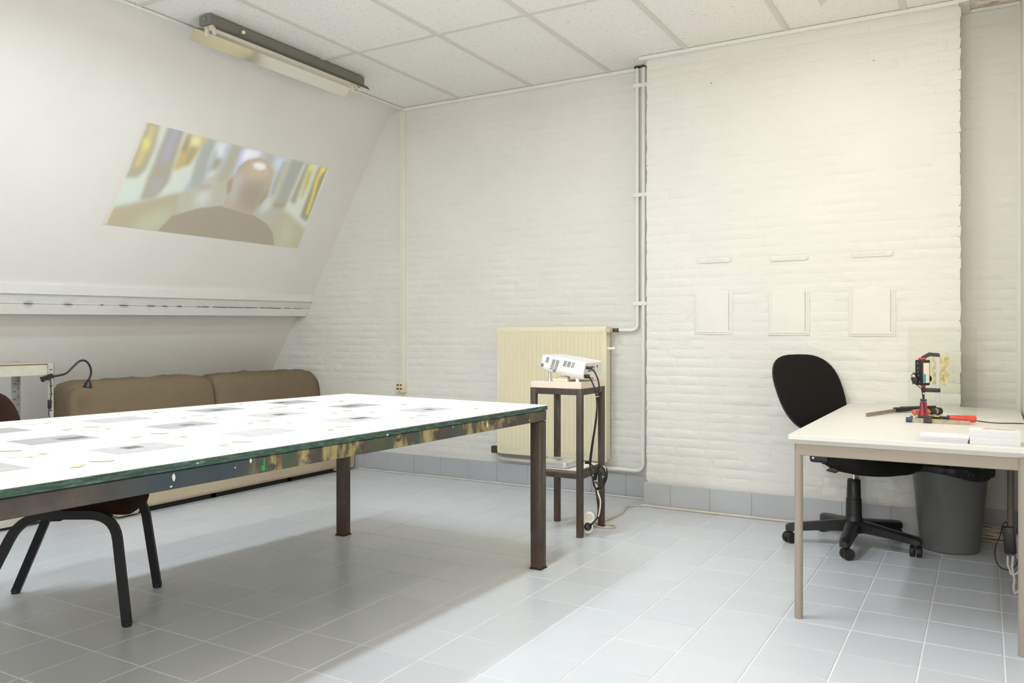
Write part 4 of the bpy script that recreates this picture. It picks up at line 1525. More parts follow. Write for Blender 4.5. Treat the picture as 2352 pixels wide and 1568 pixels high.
dd = (pb - pa).normalized()
cl = MB().sweep([pa, pa + dd * 0.03, pa + dd * 0.06, pb + dd * 0.008], [(-0.012, -0.014), (0.012, -0.014), (0.012, 0.014), (-0.012, 0.014)], scales=[0.9, 1.0, 0.9, 1.2])
cl.build('clip', 'black', g)
pp = [at_x(u, v, LX + 0.008) for u, v in ((113, 867), (117, 878), (117, 892), (118, 906), (114, 926))]
MB().tube(pp, 0.003, 6, smooth=4).build('cable', 'black', g)
q = at_x(114, 928, LX + 0.008)
MB().cbox(q, (0.014, 0.022, 0.055), 0.005, 2).build('inline_switch', 'black', g)
pp = [at_x(u, v, LX + 0.008) for u, v in ((114, 930), (112, 948), (114, 962), (113, 990), (116, 1060))]
MB().tube(pp, 0.003, 6, smooth=4).build('cable', 'black', g)

# ================================================================== PROJECTOR STAND
PX0, PX1, PY0, PY1 = -2.297, -1.968, 4.182, 4.515
g = thing('projector_stand', 'tall narrow dark steel stand with plywood top beside the radiator', 'stand', ((PX0 + PX1) / 2, (PY0 + PY1) / 2, 0))
tw = 0.034
ztop = 0.840
for lx in (PX0, PX1 - tw):
    for ly in (PY0, PY1 - tw):
        MB().box((lx, ly, 0.0), (lx + tw, ly + tw, ztop), 0.004, 2).build('leg', 'steel', g)
for z, t in ((ztop, 0.036), (0.362, 0.032)):
    for ly in (PY0 + 0.001, PY1 - tw + 0.001):
        MB().box((PX0 + tw - 0.002, ly, z - t), (PX1 - tw + 0.002, ly + tw - 0.002, z - 0.0005), 0.003, 1).build('rail', 'steel', g)
    for lx in (PX0 + 0.001, PX1 - tw + 0.001):
        MB().box((lx, PY0 + tw - 0.002, z - t), (lx + tw - 0.002, PY1 - tw + 0.002, z - 0.0005), 0.003, 1).build('rail', 'steel', g)
MB().box((PX0 + 0.006, PY0 + 0.004, ztop - 0.0005), (PX1 - 0.004, PY1 - 0.004, ztop + 0.036), 0.0015, 1).build('top_board', 'ply', g)
sb = MB().box((PX0 + 0.030, PY0 + 0.004, 0.361), (PX1 - 0.030, PY1 - 0.004, 0.376), 0.0008, 1).build('shelf_board', 'chipboard', g)
MB().box((PX0 + 0.030, PY0 + 0.004, 0.376), (PX1 - 0.030, PY1 - 0.004, 0.3772)).build('shelf_laminate', 'tabletop', sb, smooth=False)
ZT = ztop + 0.036

# projector
tilt = rad(9)
Mp = TR((-1.980, 4.222, ZT + 0.018), rad(2)) @ Matrix.Rotation(tilt, 4, 'Y')     # local -x = lens direction
g = thing('projector', 'white video projector tilted upward on the plywood stand', 'projector', (-2.1, 4.36, ZT))
PL, PW, PH = 0.278, 0.272, 0.098
# shell: lower tray tapered
body = MB(Mp)
sec = []
for x, ins, zl, zh in ((-PL, 0.012, 0.016, PH - 0.010), (-PL + 0.012, 0.0, 0.006, PH - 0.002), (-PL * 0.6, 0, 0.0, PH), (-0.014, 0, 0.0, PH), (0, 0.004, 0.004, PH - 0.006)):
    sec.append([(x, ins + 0.014, zl), (x, ins + 0.003, zl + 0.012), (x, ins, zl + 0.026), (x, ins + 0.002, zh - 0.008), (x, ins + 0.010, zh), (x, PW - ins - 0.010, zh), (x, PW - ins - 0.002, zh - 0.008), (x, PW - ins, zl + 0.026), (x, PW - ins - 0.003, zl + 0.012), (x, PW - ins - 0.014, zl)])
body.quadloft(sec)
body.build('shell', 'projwhite', g, angle=40)


def vent(x0, z0, ncol, nrow, dx=0.0095, dz=0.0085, w=0.0075, hh=0.0035):
    vb = MB(Mp)
    for i in range(ncol):
        for j in range(nrow):
            vb.cbox((x0 + i * dx + j * 0.0015, -0.0005, z0 + j * dz), (w, 0.003, hh))
    vb.build('vent_grille', 'vent', g, smooth=False)['kind'] = 'stuff'


vent(-0.242, 0.058, 2, 4)
vent(-0.206, 0.026, 2, 7)
vent(-0.181, 0.026, 2, 7)
vent(-0.188, 0.010, 2, 2)
vent(-0.128, 0.056, 2, 4)
vent(-0.103, 0.056, 2, 4)
vent(-0.078, 0.056, 2, 4, w=0.005)
MB(Mp).cbox((-0.262, 0.0045, 0.036), (0.016, 0.012, 0.020), 0.001, 1).build('ir_window', 'fixture_end', g)
rp = MB(Mp)
rp.box((-0.004, 0.012, 0.034), (0.0008, PW - 0.014, PH - 0.012), 0.0005, 1)
rp.build('port_panel', 'plugwhite', g)
for (yy, zz, rr_, mm) in ((0.070, 0.066, 0.0075, 'vent'), (0.090, 0.064, 0.005, 'brass'), (0.108, 0.066, 0.0075, 'vent'), (0.128, 0.066, 0.004, 'vent'), (0.145, 0.067, 0.004, 'brass'), (0.070, 0.046, 0.006, 'brass'), (0.088, 0.046, 0.004, 'vent'),
                          (0.130, 0.050, 0.005, 'yellow'), (0.146, 0.050, 0.005, 'red'), (0.190, 0.068, 0.006, 'vent'), (0.104, 0.046, 0.004, 'brass')):
    MB(Mp).cyl((-0.001, yy, zz), (0.004, yy, zz), rr_, 10).build('port', mm, g)
MB(Mp).cyl((-PL + 0.004, PW * 0.32, 0.048), (-PL - 0.012, PW * 0.32, 0.048), 0.032, 20).build('lens_ring', 'black', g)
for x, yy, L in ((-0.225, 0.02, 0.052), (-0.225, PW - 0.02, 0.052)):
    c0 = Mp @ Vector((x, yy + 0.012, 0.012))
    MB().cyl((c0.x, c0.y, ZT), (c0.x, c0.y, c0.z), 0.0095, 12, 0.007).build('adjustable_foot', 'alu', g)
for x, yy in ((-0.045, 0.03), (-0.045, PW - 0.03)):
    c0 = Mp @ Vector((x, yy, 0.008))
    MB().cyl((c0.x, c0.y, ZT), (c0.x, c0.y, c0.z), 0.011, 12).build('rear_foot', 'projwhite', g)
mk = MB(Mp)
for i in range(7):
    mk.cbox((-0.10 + i * 0.010, 0.055 + 0.003 * (i % 2), PH + 0.0002), (0.006, 0.008, 0.0006))
mk.cbox((-0.19, 0.05, PH + 0.0002), (0.018, 0.006, 0.0006)).cbox((-0.06, 0.13, PH + 0.0002), (0.02, 0.004, 0.0006))
mk.build('top_marking', 'palegrey', g, smooth=False)
o = MB().box((-2.185, 4.245, ZT), (-2.085, 4.285, ZT + 0.016), 0.003, 1).box((-2.15, 4.25, ZT + 0.015), (-2.09, 4.29, ZT + 0.028), 0.003, 1).build('wooden_wedge', 'ply')
tag(o, 'pale wood shims propped under the projector', 'wedge')

# mini computer on the lower shelf
g = thing('mini_computer', 'flat silver mini computer on the lower shelf of the projector stand', 'computer', (-2.14, 4.35, 0.3772))
MB(TR((-2.165, 4.302, 0.3772), rad(-2))).prism(rrect(0.197, 0.197, 0.03, 6), 0.004, 0.036, None, 0.004, 2).prism(rrect(0.17, 0.17, 0.03, 6), 0.0, 0.005).build('case', 'alu', g)
lg = MB(TR((-2.165, 4.302, 0.3772 + 0.036), rad(-2)))
ap = [(0.0, 0.016), (0.009, 0.019), (0.017, 0.013), (0.013, 0.005), (0.014, -0.004), (0.019, -0.009), (0.012, -0.019), (0.004, -0.021), (-0.003, -0.019), (-0.012, -0.020), (-0.019, -0.008), (-0.019, 0.008), (-0.010, 0.018)]
lg.prism(ap, -0.0005, 0.0004)
lg.prism([(0.0, 0.021), (0.003, 0.029), (0.010, 0.032), (0.008, 0.025)], -0.0005, 0.0004)
lg.build('logo', 'fixture', g, smooth=False)

# cables hanging from the projector
CXX = PX1 + 0.016
ph = Mp @ Vector((0.004, 0.028, 0.066))
pw_ = Mp @ Vector((0.004, 0.024, 0.018))
g = thing('projector_cables', 'black projector cables tied together and hanging down the stand leg', 'cable', (CXX, 4.27, 0.02))
MB().cyl(ph, ph + Vector((0.034, -0.004, -0.004)), 0.009, 10, 0.006).build('connector', 'black', g)
MB().cbox(pw_ + Vector((0.012, 0, -0.002)), (0.028, 0.022, 0.024), 0.005, 2).build('connector', 'black', g)


def hang(pts, r, m, name='cable'):
    return MB().tube(pts, r, 7, smooth=6).build(name, m, g)


P = lambda u, v, y=4.20: at_y(u, v, y)
hang([ph + Vector((0.03, -0.004, -0.004)), P(1368, 858), P(1376, 885), P(1372, 915), P(1370, 960), P(1363, 1010), P(1358, 1050), P(1356, 1078), P(1364, 1102), P(1374, 1112)], 0.0045, 'black')
hang([pw_ + Vector((0.025, 0, -0.004)), P(1362, 882), P(1369, 905), P(1371, 935), P(1366, 980), P(1358, 1030), P(1355, 1070), P(1366, 1110), P(1372, 1150), P(1374, 1175), P(1371, 1190), P(1362, 1200)], 0.0045, 'black')
cc = P(1377, 1096)
for k in range(4):
    ring = []
    ph0 = 0.3 * k
    for i in range(16):
        a = 2 * math.pi * i / 16
        rx, rz = 0.030 + 0.004 * math.sin(k * 2.1 + a), 0.068 + 0.004 * math.cos(k * 1.3 + 2 * a)
        x, z = rx * math.cos(a), rz * math.sin(a)
        th = rad(20)
        ring.append(cc + Vector((x * math.cos(th) + z * math.sin(th) * 0.9 + 0.002 * k, 0.005 * k - 0.008, -x * math.sin(th) + z * math.cos(th) - 0.003 * k)))
    MB().tube(ring, 0.0042, 7, closed=True, smooth=3).build('cable_coil', 'black' if k != 2 else 'cablewhite', g)
hang([P(1362, 1090), P(1372, 1125), P(1379, 1150), P(1377, 1175), P(1374, 1186)], 0.0042, 'cablewhite')
hang([P(1366, 1085), P(1362, 1105), P(1376, 1124), P(1386, 1112)], 0.0042, 'black')
hang([P(1344, 1064, 4.24), P(1352, 1060, 4.23), P(1360, 1068, 4.22), P(1374, 1082, 4.21)], 0.004, 'black')
MB().cbox(P(1350, 1062, 4.25), (0.03, 0.02, 0.014), 0.003, 2).build('connector', 'black', g)
for (u, v) in ((1371, 911), (1367, 1104), (1388, 1094)):
    c = P(u, v)
    ring = [c + Vector((0.011 * math.cos(2 * math.pi * i / 10), 0.011 * math.sin(2 * math.pi * i / 10), 0.004 * math.cos(2 * math.pi * i / 10))) for i in range(10)]
    MB().tube(ring, 0.0018, 5, closed=True).build('cable_tie', 'plugwhite', g)

# extension socket on the floor by the stand
g = thing('extension_socket', 'white round-ended extension socket with a black plug, leaning on the stand leg', 'extension socket', (-2.02, 4.30, 0.0))
sp = Vector((-2.0, 4.372, 0.0))
Mx = TR((-1.972, 4.285, 0.066), rad(22), rad(64), rad(8))
out = rrect(0.060, 0.128, 0.0298, 8)
MB(Mx).prism(out, -0.018, 0.018, None, 0.005, 2).build('socket_body', 'plugwhite', g)
MB(Mx).lathe([(0.021, 0.018), (0.021, 0.0215), (0.018, 0.0215), (0.017, 0.012)], 20, Matrix.Translation((0, 0.030, 0)), cap=False).build('socket_cup', 'plugwhite', g)
MB(Mx).lathe([(0.017, 0.0), (0.0172, 0.0005)], 20, Matrix.Translation((0, 0.030, 0.019))).build('cup_floor', 'cablebeige', g)
pl = MB(Mx).lathe([(0.020, 0.017), (0.022, 0.022), (0.021, 0.040), (0.014, 0.045)], 20, Matrix.Translation((0, -0.028, 0))).build('black_plug', 'black', g)
a = Mx @ Vector((0.010, -0.022, 0.035))
e = P(1362, 1200)
MB().tube([a, a * 0.5 + e * 0.5 + Vector((0.004, 0, 0.002)), e], 0.0065, 8, scales=[1.3, 1.0, 0.8]).build('plug_neck', 'black', g)

# cords on the floor
def cord(name, label, pts, r, m, n=7, k=8):
    o = MB().tube(pts, r, n, smooth=k).build(name, m)
    return tag(o, label, 'cord')


fz = lambda u, v, r=0.005: at_z(u, v, 0) + Vector((0, 0, r))
cz = 0.0050
MB().tube([(-1.985, 4.345, 0.012), (-2.018, 4.400, cz), (-2.024, 4.455, cz), (-2.022, 4.505, cz), (-1.998, 4.535, cz), (-1.955, 4.548, cz), (-1.915, 4.540, cz), (-1.905, 4.505, cz), (-1.935, 4.468, cz), (-1.985, 4.462, 0.0065),
           (-2.024, 4.470, 0.0145), (-2.036, 4.510, 0.0145), (-2.030, 4.560, cz), (-2.024, 4.620, cz), fz(1400, 1193), fz(1425, 1182), fz(1435, 1172), fz(1440, 1165), fz(1455, 1163), fz(1476, 1163)], 0.0048, 7, smooth=8).build('cord', 'cablebeige', g)
yb_s = YB - 0.012 - 0.006
cord('floor_cord', 'white cord lying along the skirting under the radiator', [Vector((x, yb_s - 0.002 - 0.012 * (0.5 + 0.5 * math.sin(2.3 * x)), 0.006)) for x in np.linspace(-4.62, XCL - 0.035, 14)], 0.0058, 'cablewhite')
yc_s = YC - 0.014 - 0.006
for kk, (m_, dy, dz, lb) in enumerate((('cablewhite', 0.0, 0.0, 'white cord lying along the chimney skirting towards the office chair'), ('cablebeige', 0.0108, 0.0, 'beige cord beside the white one along the chimney skirting'))):
    xs_ = np.linspace(XCL - 0.03 + 0.09 * kk, -0.60, 24)
    cord('floor_cord', lb, [Vector((x, yc_s - 0.004 - dy - 0.010 * (0.5 + 0.5 * math.sin(3.1 * x)), 0.0065 - 0.001 * kk + dz)) for x in xs_], 0.0058 - 0.001 * kk, m_)

# ================================================================== DESK
DZ = 0.745
DX0, DX1, DY0, DY1 = -0.690, 0.158, 3.415, 5.185
g = thing('desk', 'white laminate desk with taupe tube legs against the chimney', 'desk', (-0.27, 4.3, 0))
ch = 0.022
tl = [(DX0 + 0.008, DY0), (DX1, DY0), (DX1, DY1), (DX0, DY1), (DX0, DY0 + 0.008)]
tb = MB()
inset = lambda d: [(DX0 + 0.008 + d, DY0 + d), (DX1 - d, DY0 + d), (DX1 - d, DY1 - d), (DX0 + d, DY1 - d), (DX0 + d, DY0 + 0.008 + d)]
tb.quadloft([[(x, y, DZ - 0.038) for x, y in inset(0.022)], [(x, y, DZ - 0.018) for x, y in inset(0.0)], [(x, y, DZ - 0.002) for x, y in inset(0.0)], [(x, y, DZ) for x, y in inset(0.002)]])
tb.build('desktop', 'deskwhite', g, angle=30)
LR = 0.0165
legs = ((-0.655, 3.455), (0.118, 3.445), (-0.655, 5.14), (0.118, 5.14))
for (lx, ly) in legs:
    MB().cyl((lx, ly, 0.0), (lx, ly, DZ - 0.037), LR, 20).build('leg', 'taupe', g)
MB().box((legs[0][0], 3.440, DZ - 0.084), (legs[1][0], 3.462, DZ - 0.037), 0.003, 1).build('apron', 'taupe', g)
MB().box((legs[2][0], 5.13, DZ - 0.084), (legs[3][0], 5.15, DZ - 0.037), 0.003, 1).build('apron', 'taupe', g)
for lx in (legs[0][0], legs[1][0]):
    MB().box((lx - 0.010, 3.455, DZ - 0.076), (lx + 0.010, 5.14, DZ - 0.037), 0.003, 1).build('apron', 'taupe', g)

# ================================================================== OFFICE CHAIR
oc = Vector((-0.620, 4.79, 0))
g = thing('office_chair', 'black swivel office chair with fabric back pushed under the desk', 'office chair', oc)
hub_z = 0.115
MB().lathe([(0.052, 0.075), (0.058, 0.09), (0.055, 0.13), (0.043, 0.155), (0.042, 0.165)], 20, TR(oc)).build('hub', 'black', g)
for k in range(5):
    a = rad(-90 + 72 * k)
    d = Vector((math.cos(a), math.sin(a), 0))
    sdv = Vector((-d.y, d.x, 0))
    loops = []
    for r, wdt, zl, zh in ((0.02, 0.036, 0.080, 0.142), (0.10, 0.033, 0.082, 0.136), (0.20, 0.030, 0.078, 0.122), (0.30, 0.028, 0.070, 0.110), (0.338, 0.025, 0.064, 0.104), (0.354, 0.015, 0.068, 0.094)):
        c = oc + d * r
        loops.append([c + sdv * x + Vector((0, 0, z)) for x, z in ((-wdt, zl), (wdt, zl), (wdt, zh - 0.010), (wdt * 0.5, zh), (-wdt * 0.5, zh), (-wdt, zh - 0.010))])
    arm = MB().quadloft(loops).build('base_arm', 'black', g)
    c = oc + d * 0.325
    off = rad(35 + 50 * k)
    cd = Vector((math.cos(off), math.sin(off), 0))
    ax = Vector((-cd.y, cd.x, 0))
    wc_ = c + cd * 0.012
    cs = MB().cyl(c + Vector((0, 0, 0.045)), c + Vector((0, 0, 0.078)), 0.010, 10)
    for s in (-1, 1):
        cs.cyl(wc_ + ax * (s * 0.006) + Vector((0, 0, 0.0285)), wc_ + ax * (s * 0.027) + Vector((0, 0, 0.0285)), 0.0285, 20)
    hood = [(0.031 * math.cos(t), 0.031 * math.sin(t)) for t in np.linspace(0.2, math.pi - 0.5, 9)]
    Mh = Matrix(((cd.x, 0, ax.x, wc_.x), (cd.y, 0, ax.y, wc_.y), (0, 1, 0, 0.0285), (0, 0, 0, 1)))
    cs.prism(hood + [(-0.012, 0.010), (0.012, 0.010)], -0.026, 0.026, Mh)
    cs.build('caster', 'blackmatte', arm)
col1 = MB()
col1.lathe([(0.042, 0.15), (0.040, 0.255), (0.037, 0.258), (0.034, 0.355), (0.031, 0.36), (0.030, 0.362)], 20, TR(oc))
col1.build('column_sleeve', 'black', g)
MB().cyl(oc + Vector((0, 0, 0.36)), oc + Vector((0, 0, 0.41)), 0.0135, 14).build('gas_spring', 'chrome', g)
fdo = Vector((0.80, -0.60, 0)).normalized()
sdo = Vector((-fdo.y, fdo.x, 0))
Mo = Matrix(((fdo.x, sdo.x, 0, oc.x), (fdo.y, sdo.y, 0, oc.y), (0, 0, 1, 0), (0, 0, 0, 1)))
MB(Mo).cbox((0, 0, 0.42), (0.16, 0.10, 0.035), 0.010, 2).build('mechanism', 'black', g)
st = rrect(0.43, 0.45, 0.16, 7)
lo_ = []
for sc_, z in ((0.45, 0.412), (0.80, 0.425), (0.97, 0.450), (1.0, 0.475), (0.96, 0.495), (0.80, 0.505), (0.3, 0.508), (0.03, 0.508)):
    lo_.append([(x * sc_ + 0.125, y * sc_, z) for x, y in st])
MB(Mo).quadloft(lo_).build('seat', 'blackfab', g, angle=80)
MB(Mo).sweep([(-0.05, 0, 0.425), (-0.20, 0, 0.425), (-0.255, 0, 0.45), (-0.275, 0, 0.56), (-0.325, 0, 0.76)], [(-0.028, -0.010), (0.028, -0.010), (0.028, 0.010), (-0.028, 0.010)]).build('back_bar', 'black', g)
q = at_y(1884, 1049, 4.62)
MB().cbox((q.x, q.y, q.z), (0.10, 0.07, 0.055), 0.014, 3).build('back_bracket', 'black', g)
MB().cyl((q.x - 0.03, q.y - 0.034, q.z - 0.002), (q.x - 0.03, q.y - 0.040, q.z - 0.002), 0.006, 10).build('screw', 'chrome', g)
# backrest: rounded shield, reclined
Mb = TR(Vector((-0.880, 4.958, 0.815)), math.atan2(-0.56, 0.83), 0, rad(-24))
outl = []
for i in range(40):
    a = 2 * math.pi * i / 40
    ca, sa = math.cos(a), math.sin(a)
    wy = 0.250 * (1.0 + 0.06 * sa) * math.copysign(abs(ca) ** 0.72, ca)
    wz = 0.238 * math.copysign(abs(sa) ** 0.80, sa)
    outl.append((wy, wz))
front, rear = [], []
curve = lambda y: 0.30 * y * y
for sc_, x in ((0.02, 0.026), (0.6, 0.026), (0.90, 0.020), (0.985, 0.006), (1.0, -0.004)):
    front.append([(x + curve(y * sc_), y * sc_, z * sc_) for y, z in outl])
for sc_, x in ((1.0, -0.004), (1.005, -0.014), (0.97, -0.026), (0.6, -0.032), (0.02, -0.032)):
    rear.append([(x + curve(y * sc_), y * sc_, z * sc_) for y, z in outl])
MB(Mb).quadloft(front).build('back_pad', 'blackfab', g, angle=80)
MB(Mb).quadloft(rear).build('back_shell', 'black', g, angle=80)
pa = at_y(1937, 1048, 4.66)
pts_ = [at_y(u, v, 4.60) for u, v in ((1942, 1050), (1943, 1062), (1936, 1072), (1926, 1076))]
MB().tube(pts_, 0.006, 8, smooth=5).build('lever', 'black', g)
Lp = at_y(1914, 1080, 4.60)
MB().prism([(-0.038, -0.004), (-0.02, 0.012), (0.028, 0.014), (0.034, 0.0), (0.012, -0.014)], -0.010, 0.010, Matrix(((1, 0, 0, Lp.x), (0, 0, -1, Lp.y), (0, 1, 0, Lp.z), (0, 0, 0, 1))), 0.004, 2).build('lever_paddle', 'black', g)
MB().cyl(at_y(1938, 1046, 4.60), at_y(1941, 1072, 4.60), 0.0035, 8).build('lever_rod', 'chrome', g)

# ================================================================== WASTE BIN
bc = Vector((-0.166, 4.980, 0))
g = thing('waste_bin', 'grey plastic waste bin lined with a black bag under the desk', 'bin', bc)
MB().lathe([(0.125, 0.0), (0.140, 0.004), (0.143, 0.012), (0.185, 0.44), (0.189, 0.445), (0.183, 0.445), (0.138, 0.012), (0.02, 0.010)], 40, TR(bc)).build('bin_body', 'bin', g)
lo_ = []
nb = 56
rb = random.Random(4)
ph = [rb.uniform(0, 6.28) for _ in range(5)]
for r, z, amp in ((0.172, 0.36, 0.0), (0.181, 0.43, 0.004), (0.191, 0.462, 0.006), (0.204, 0.455, 0.008), (0.204, 0.430, 0.012), (0.200, 0.405, 0.014), (0.196, 0.398, 0.012)):
    lp = []
    for i in range(nb):
        a = 2 * math.pi * i / nb
        wv = math.sin(7 * a + ph[0]) + 0.7 * math.sin(13 * a + ph[1]) + 0.5 * math.sin(23 * a + ph[2])
        low = z < 0.44
        zz = z + (0.012 * math.sin(3 * a + ph[3]) - 0.018 * math.sin(a + 0.6) if low and amp > 0.01 else 0)
        lp.append((bc.x + (r + amp * wv * 0.45) * math.cos(a), bc.y + (r + amp * wv * 0.45) * math.sin(a), zz))
    lo_.append(lp)
MB().quadloft(lo_, cap=False).build('bin_bag', 'bag', g, angle=60)

# ================================================================== THINGS ON THE DESK
# glass pane with gold leaf
g0, g1 = Vector((-0.374, 5.062, 0)), Vector((-0.037, 4.632, 0))
gd = (g1 - g0).normalized()
gn = Vector((gd.y, -gd.x, 0))
Mg = Matrix(((gd.x, gn.x, 0, g0.x), (gd.y, gn.y, 0, g0.y), (0, 0, 1, DZ), (0, 0, 0, 1)))
gl = (g1 - g0).length
o = MB(Mg).box((0, -0.0025, 0), (gl, 0.0025, 0.440), 0.0006, 1).build('glass_pane', 'glass')
tag(o, 'clear glass pane standing upright on the desk behind the clamps', 'glass pane')
s0 = (Vector((-0.241, 4.895, 0)) - g0).length
s1 = (Vector((-0.156, 4.785, 0)) - g0).length
rgl = random.Random(8)
gfn = lambda s, t: Vector((s0 + (s1 - s0) * s, -0.0038, 0.882 - DZ + 0.153 * t))
sgn = -1 if gn.y > 0 else 1
ysd = 0.0034 if gn.y < 0 else -0.0034
gfn = lambda s, t: Vector((s0 + (s1 - s0) * s, ysd + math.copysign(1, ysd) * (0.0006 * math.sin(31 * s + 17 * t) + 0.0006 * math.sin(23 * t - 11 * s)), 0.882 - DZ + 0.153 * t))
o = MB(Mg).grid(gfn, 26, 26, 0.0003).build('gold_leaf_sheet', 'gold', angle=80)
tag(o, 'square of crinkled gold leaf on the glass pane', 'gold leaf')

# upright clamp holding a pocket projector
CY = 4.475
g = thing('bar_clamp', 'small black bar clamp standing upright on its red and blue handle', 'clamp', (-0.264, CY, DZ))
hz = lambda v: at_y(2120, v, CY).z
hx = lambda u: at_y(u, 900, CY).x
ux = hx(2121)
MB().lathe([(0.006, 0.0), (0.0165, 0.002), (0.0175, 0.03), (0.0155, 0.05), (0.0125, 0.075), (0.0135, 0.080), (0.0135, 0.086), (0.008, 0.088)], 18, TR((ux, CY, DZ))).build('handle', 'red', g)
for k in range(4):
    a = rad(20 + 90 * k)
    MB().tube([(ux + 0.0165 * math.cos(a), CY + 0.0165 * math.sin(a), DZ + 0.006), (ux + 0.0158 * math.cos(a + 0.25), CY + 0.0158 * math.sin(a + 0.25), DZ + 0.035), (ux + 0.012 * math.cos(a), CY + 0.012 * math.sin(a), DZ + 0.072)], 0.0042, 6, smooth=4).build('grip_rib', 'blue', g)
MB().lathe([(0.0142, 0.078), (0.015, 0.082), (0.0142, 0.087)], 16, TR((ux, CY, DZ))).build('collar', 'blue', g)
z_la, z_ta = hz(895), hz(815)
MB().cyl((ux, CY, DZ + 0.085), (ux, CY, z_la + 0.0228), 0.0052, 10).build('spindle', 'blackmatte', g)
MB().cyl((ux, CY, z_la - 0.021), (ux, CY, z_la - 0.013), 0.0058, 10).build('spindle_ring', 'plugwhite', g)
bx0 = hx(2154)
MB().box((bx0 - 0.0075, CY - 0.003, hz(920)), (bx0 + 0.0075, CY + 0.003, z_ta + 0.004), 0.0008, 1).box((bx0 - 0.0018, CY - 0.0042, hz(920)), (bx0 + 0.0018, CY + 0.0042, z_ta + 0.002)).build('bar', 'silver', g)
MB().box((ux - 0.006, CY - 0.010, z_la - 0.0095), (hx(2160), CY + 0.010, z_la + 0.0095), 0.003, 2).cyl((ux, CY, z_la - 0.013), (ux, CY, z_la + 0.018), 0.0085, 12).build('sliding_arm', 'black', g)
ta = [(ux - 0.012, z_ta - 0.016), (ux + 0.010, z_ta - 0.016), (ux + 0.028, z_ta - 0.006), (hx(2159), z_ta - 0.008), (hx(2158), z_ta + 0.009), (ux + 0.024, z_ta + 0.013), (ux + 0.004, z_ta + 0.001), (ux - 0.010, z_ta - 0.009)]
MB().prism(ta, -0.009, 0.009, Matrix(((1, 0, 0, 0), (0, 0, -1, CY), (0, 1, 0, 0), (0, 0, 0, 1))), 0.002, 1).build('top_arm', 'black', g)
zp1, zp0 = z_ta - 0.016, hz(886)
MB().box((ux - 0.022, CY - 0.014, zp1 - 0.008), (ux + 0.010, CY + 0.014, zp1 + 0.003), 0.003, 2).build('jaw_pad', 'red', g)
MB().box((ux - 0.012, CY - 0.011, zp0 - 0.004), (ux + 0.010, CY + 0.011, zp0 + 0.004), 0.002, 1).cyl((ux, CY, zp0 - 0.012), (ux, CY, zp0 - 0.002), 0.005, 10).build('jaw_pad', 'red', g)

# pocket projector in the clamp (upright black slab)
g = thing('pocket_projector', 'black pocket projector gripped upright in the bar clamp', 'device', (ux, CY, zp0 + 0.004))
zc_ = (zp0 + zp1) / 2
dh = zp1 - 0.008 - (zp0 + 0.004)
Md = TR((ux - 0.004, CY, zp0 + 0.004 + dh / 2), rad(-38))
bw, bt = 0.046, 0.052
MB(Md).prism(rrect(bw, bt, 0.006, 4), -dh / 2, dh / 2, None, 0.003, 2).build('body', 'black', g)
fl = MB(Md).box((bw / 2 - 0.002, -bt / 2 + 0.006, -dh / 2 + 0.012), (bw / 2 + 0.0006, bt / 2 - 0.007, dh / 2 - 0.014), 0.0004, 1)
o2 = fl.build('rating_label', 'label', g)
MB(Md).box((bw / 2 + 0.0004, -bt / 2 + 0.007, -dh / 2 + 0.013), (bw / 2 + 0.0011, -bt / 2 + 0.021, -dh / 2 + 0.055)).build('cyan_sticker', 'cyan', o2, smooth=False)
for k, (xx, zz) in enumerate(((-0.006, 0.045), (-0.004, 0.022), (-0.003, 0.004), (-0.001, -0.014), (0.006, -0.045), (-0.013, -0.04))):
    MB(Md).cbox((xx, -bt / 2 - 0.0001, zz), (0.006, 0.001, 0.008 if k != 5 else 0.018), 0.0003, 1).build('port', 'fixture', g)
MB(Md).lathe([(0.016, -0.004), (0.017, 0.0), (0.013, 0.005)], 18, Matrix.Translation((0.012, bt / 2 + 0.003, -dh / 2 + 0.032)) @ Matrix.Rotation(rad(-90), 4, 'X')).build('focus_wheel', 'black', g)
a = Md @ Vector((-0.018, -bt / 2, -0.012))
pA = at_y(2098, 856, CY - 0.03)
MB().cyl(a, pA, 0.004, 8, 0.003).build('jack_plug', 'black', g)
q1, q2 = at_y(2096, 868, CY - 0.03), at_y(2101, 880, CY - 0.03)
MB().tube([pA, at_y(2094, 862, CY - 0.03), q1], 0.002, 6, smooth=4).build('lead', 'black', g)
q0 = at_y(2096, 866, CY - 0.03)
q3 = at_y(2101.5, 881, CY - 0.03)
MB().cyl(q0, q3, 0.0085, 12, 0.0105).build('ferrite_bead', 'blackmatte', g)
zl_ = DZ + 0.0022
MB().tube([q3, at_y(2111, 888, CY - 0.030), at_y(2117, 896, CY - 0.026), (ux + 0.001, CY - 0.026, DZ + 0.075), (ux + 0.004, CY - 0.030, DZ + 0.030), (ux + 0.012, CY - 0.036, DZ + 0.006), (ux + 0.026, CY - 0.046, zl_), (ux + 0.06, CY - 0.062, zl_), (-0.14, 4.405, zl_), (-0.09, 4.395, zl_),
           (-0.045, 4.385, zl_), (-0.012, 4.345, zl_), (0.020, 4.315, zl_), (0.060, 4.312, zl_), (0.105, 4.335, zl_), (0.150, 4.345, zl_)], 0.0022, 6, smooth=6).build('power_lead', 'black', g)

# lying screw clamps
def screw_clamp(label, A, B, hdir, Lh, spind, red, fixed_m, th=0.012):
    """bar from A (jaw end) to B; hdir: side of the bar towards the handle"""
    A, B = Vector(A), Vector(B)
    d = (B - A).normalized()
    s = Vector(hdir).normalized()
    g = thing('screw_clamp', label, 'clamp', (A + B) / 2)
    z = DZ
    MB().sweep([A + Vector((0, 0, th)), B + Vector((0, 0, th * 0.7))], [(-0.009, -0.004), (0.009, -0.004), (0.009, 0.004), (-0.009, 0.004)], up=(0, 0, 1)).build('bar', 'oldsteel', g)
    return g, d, s


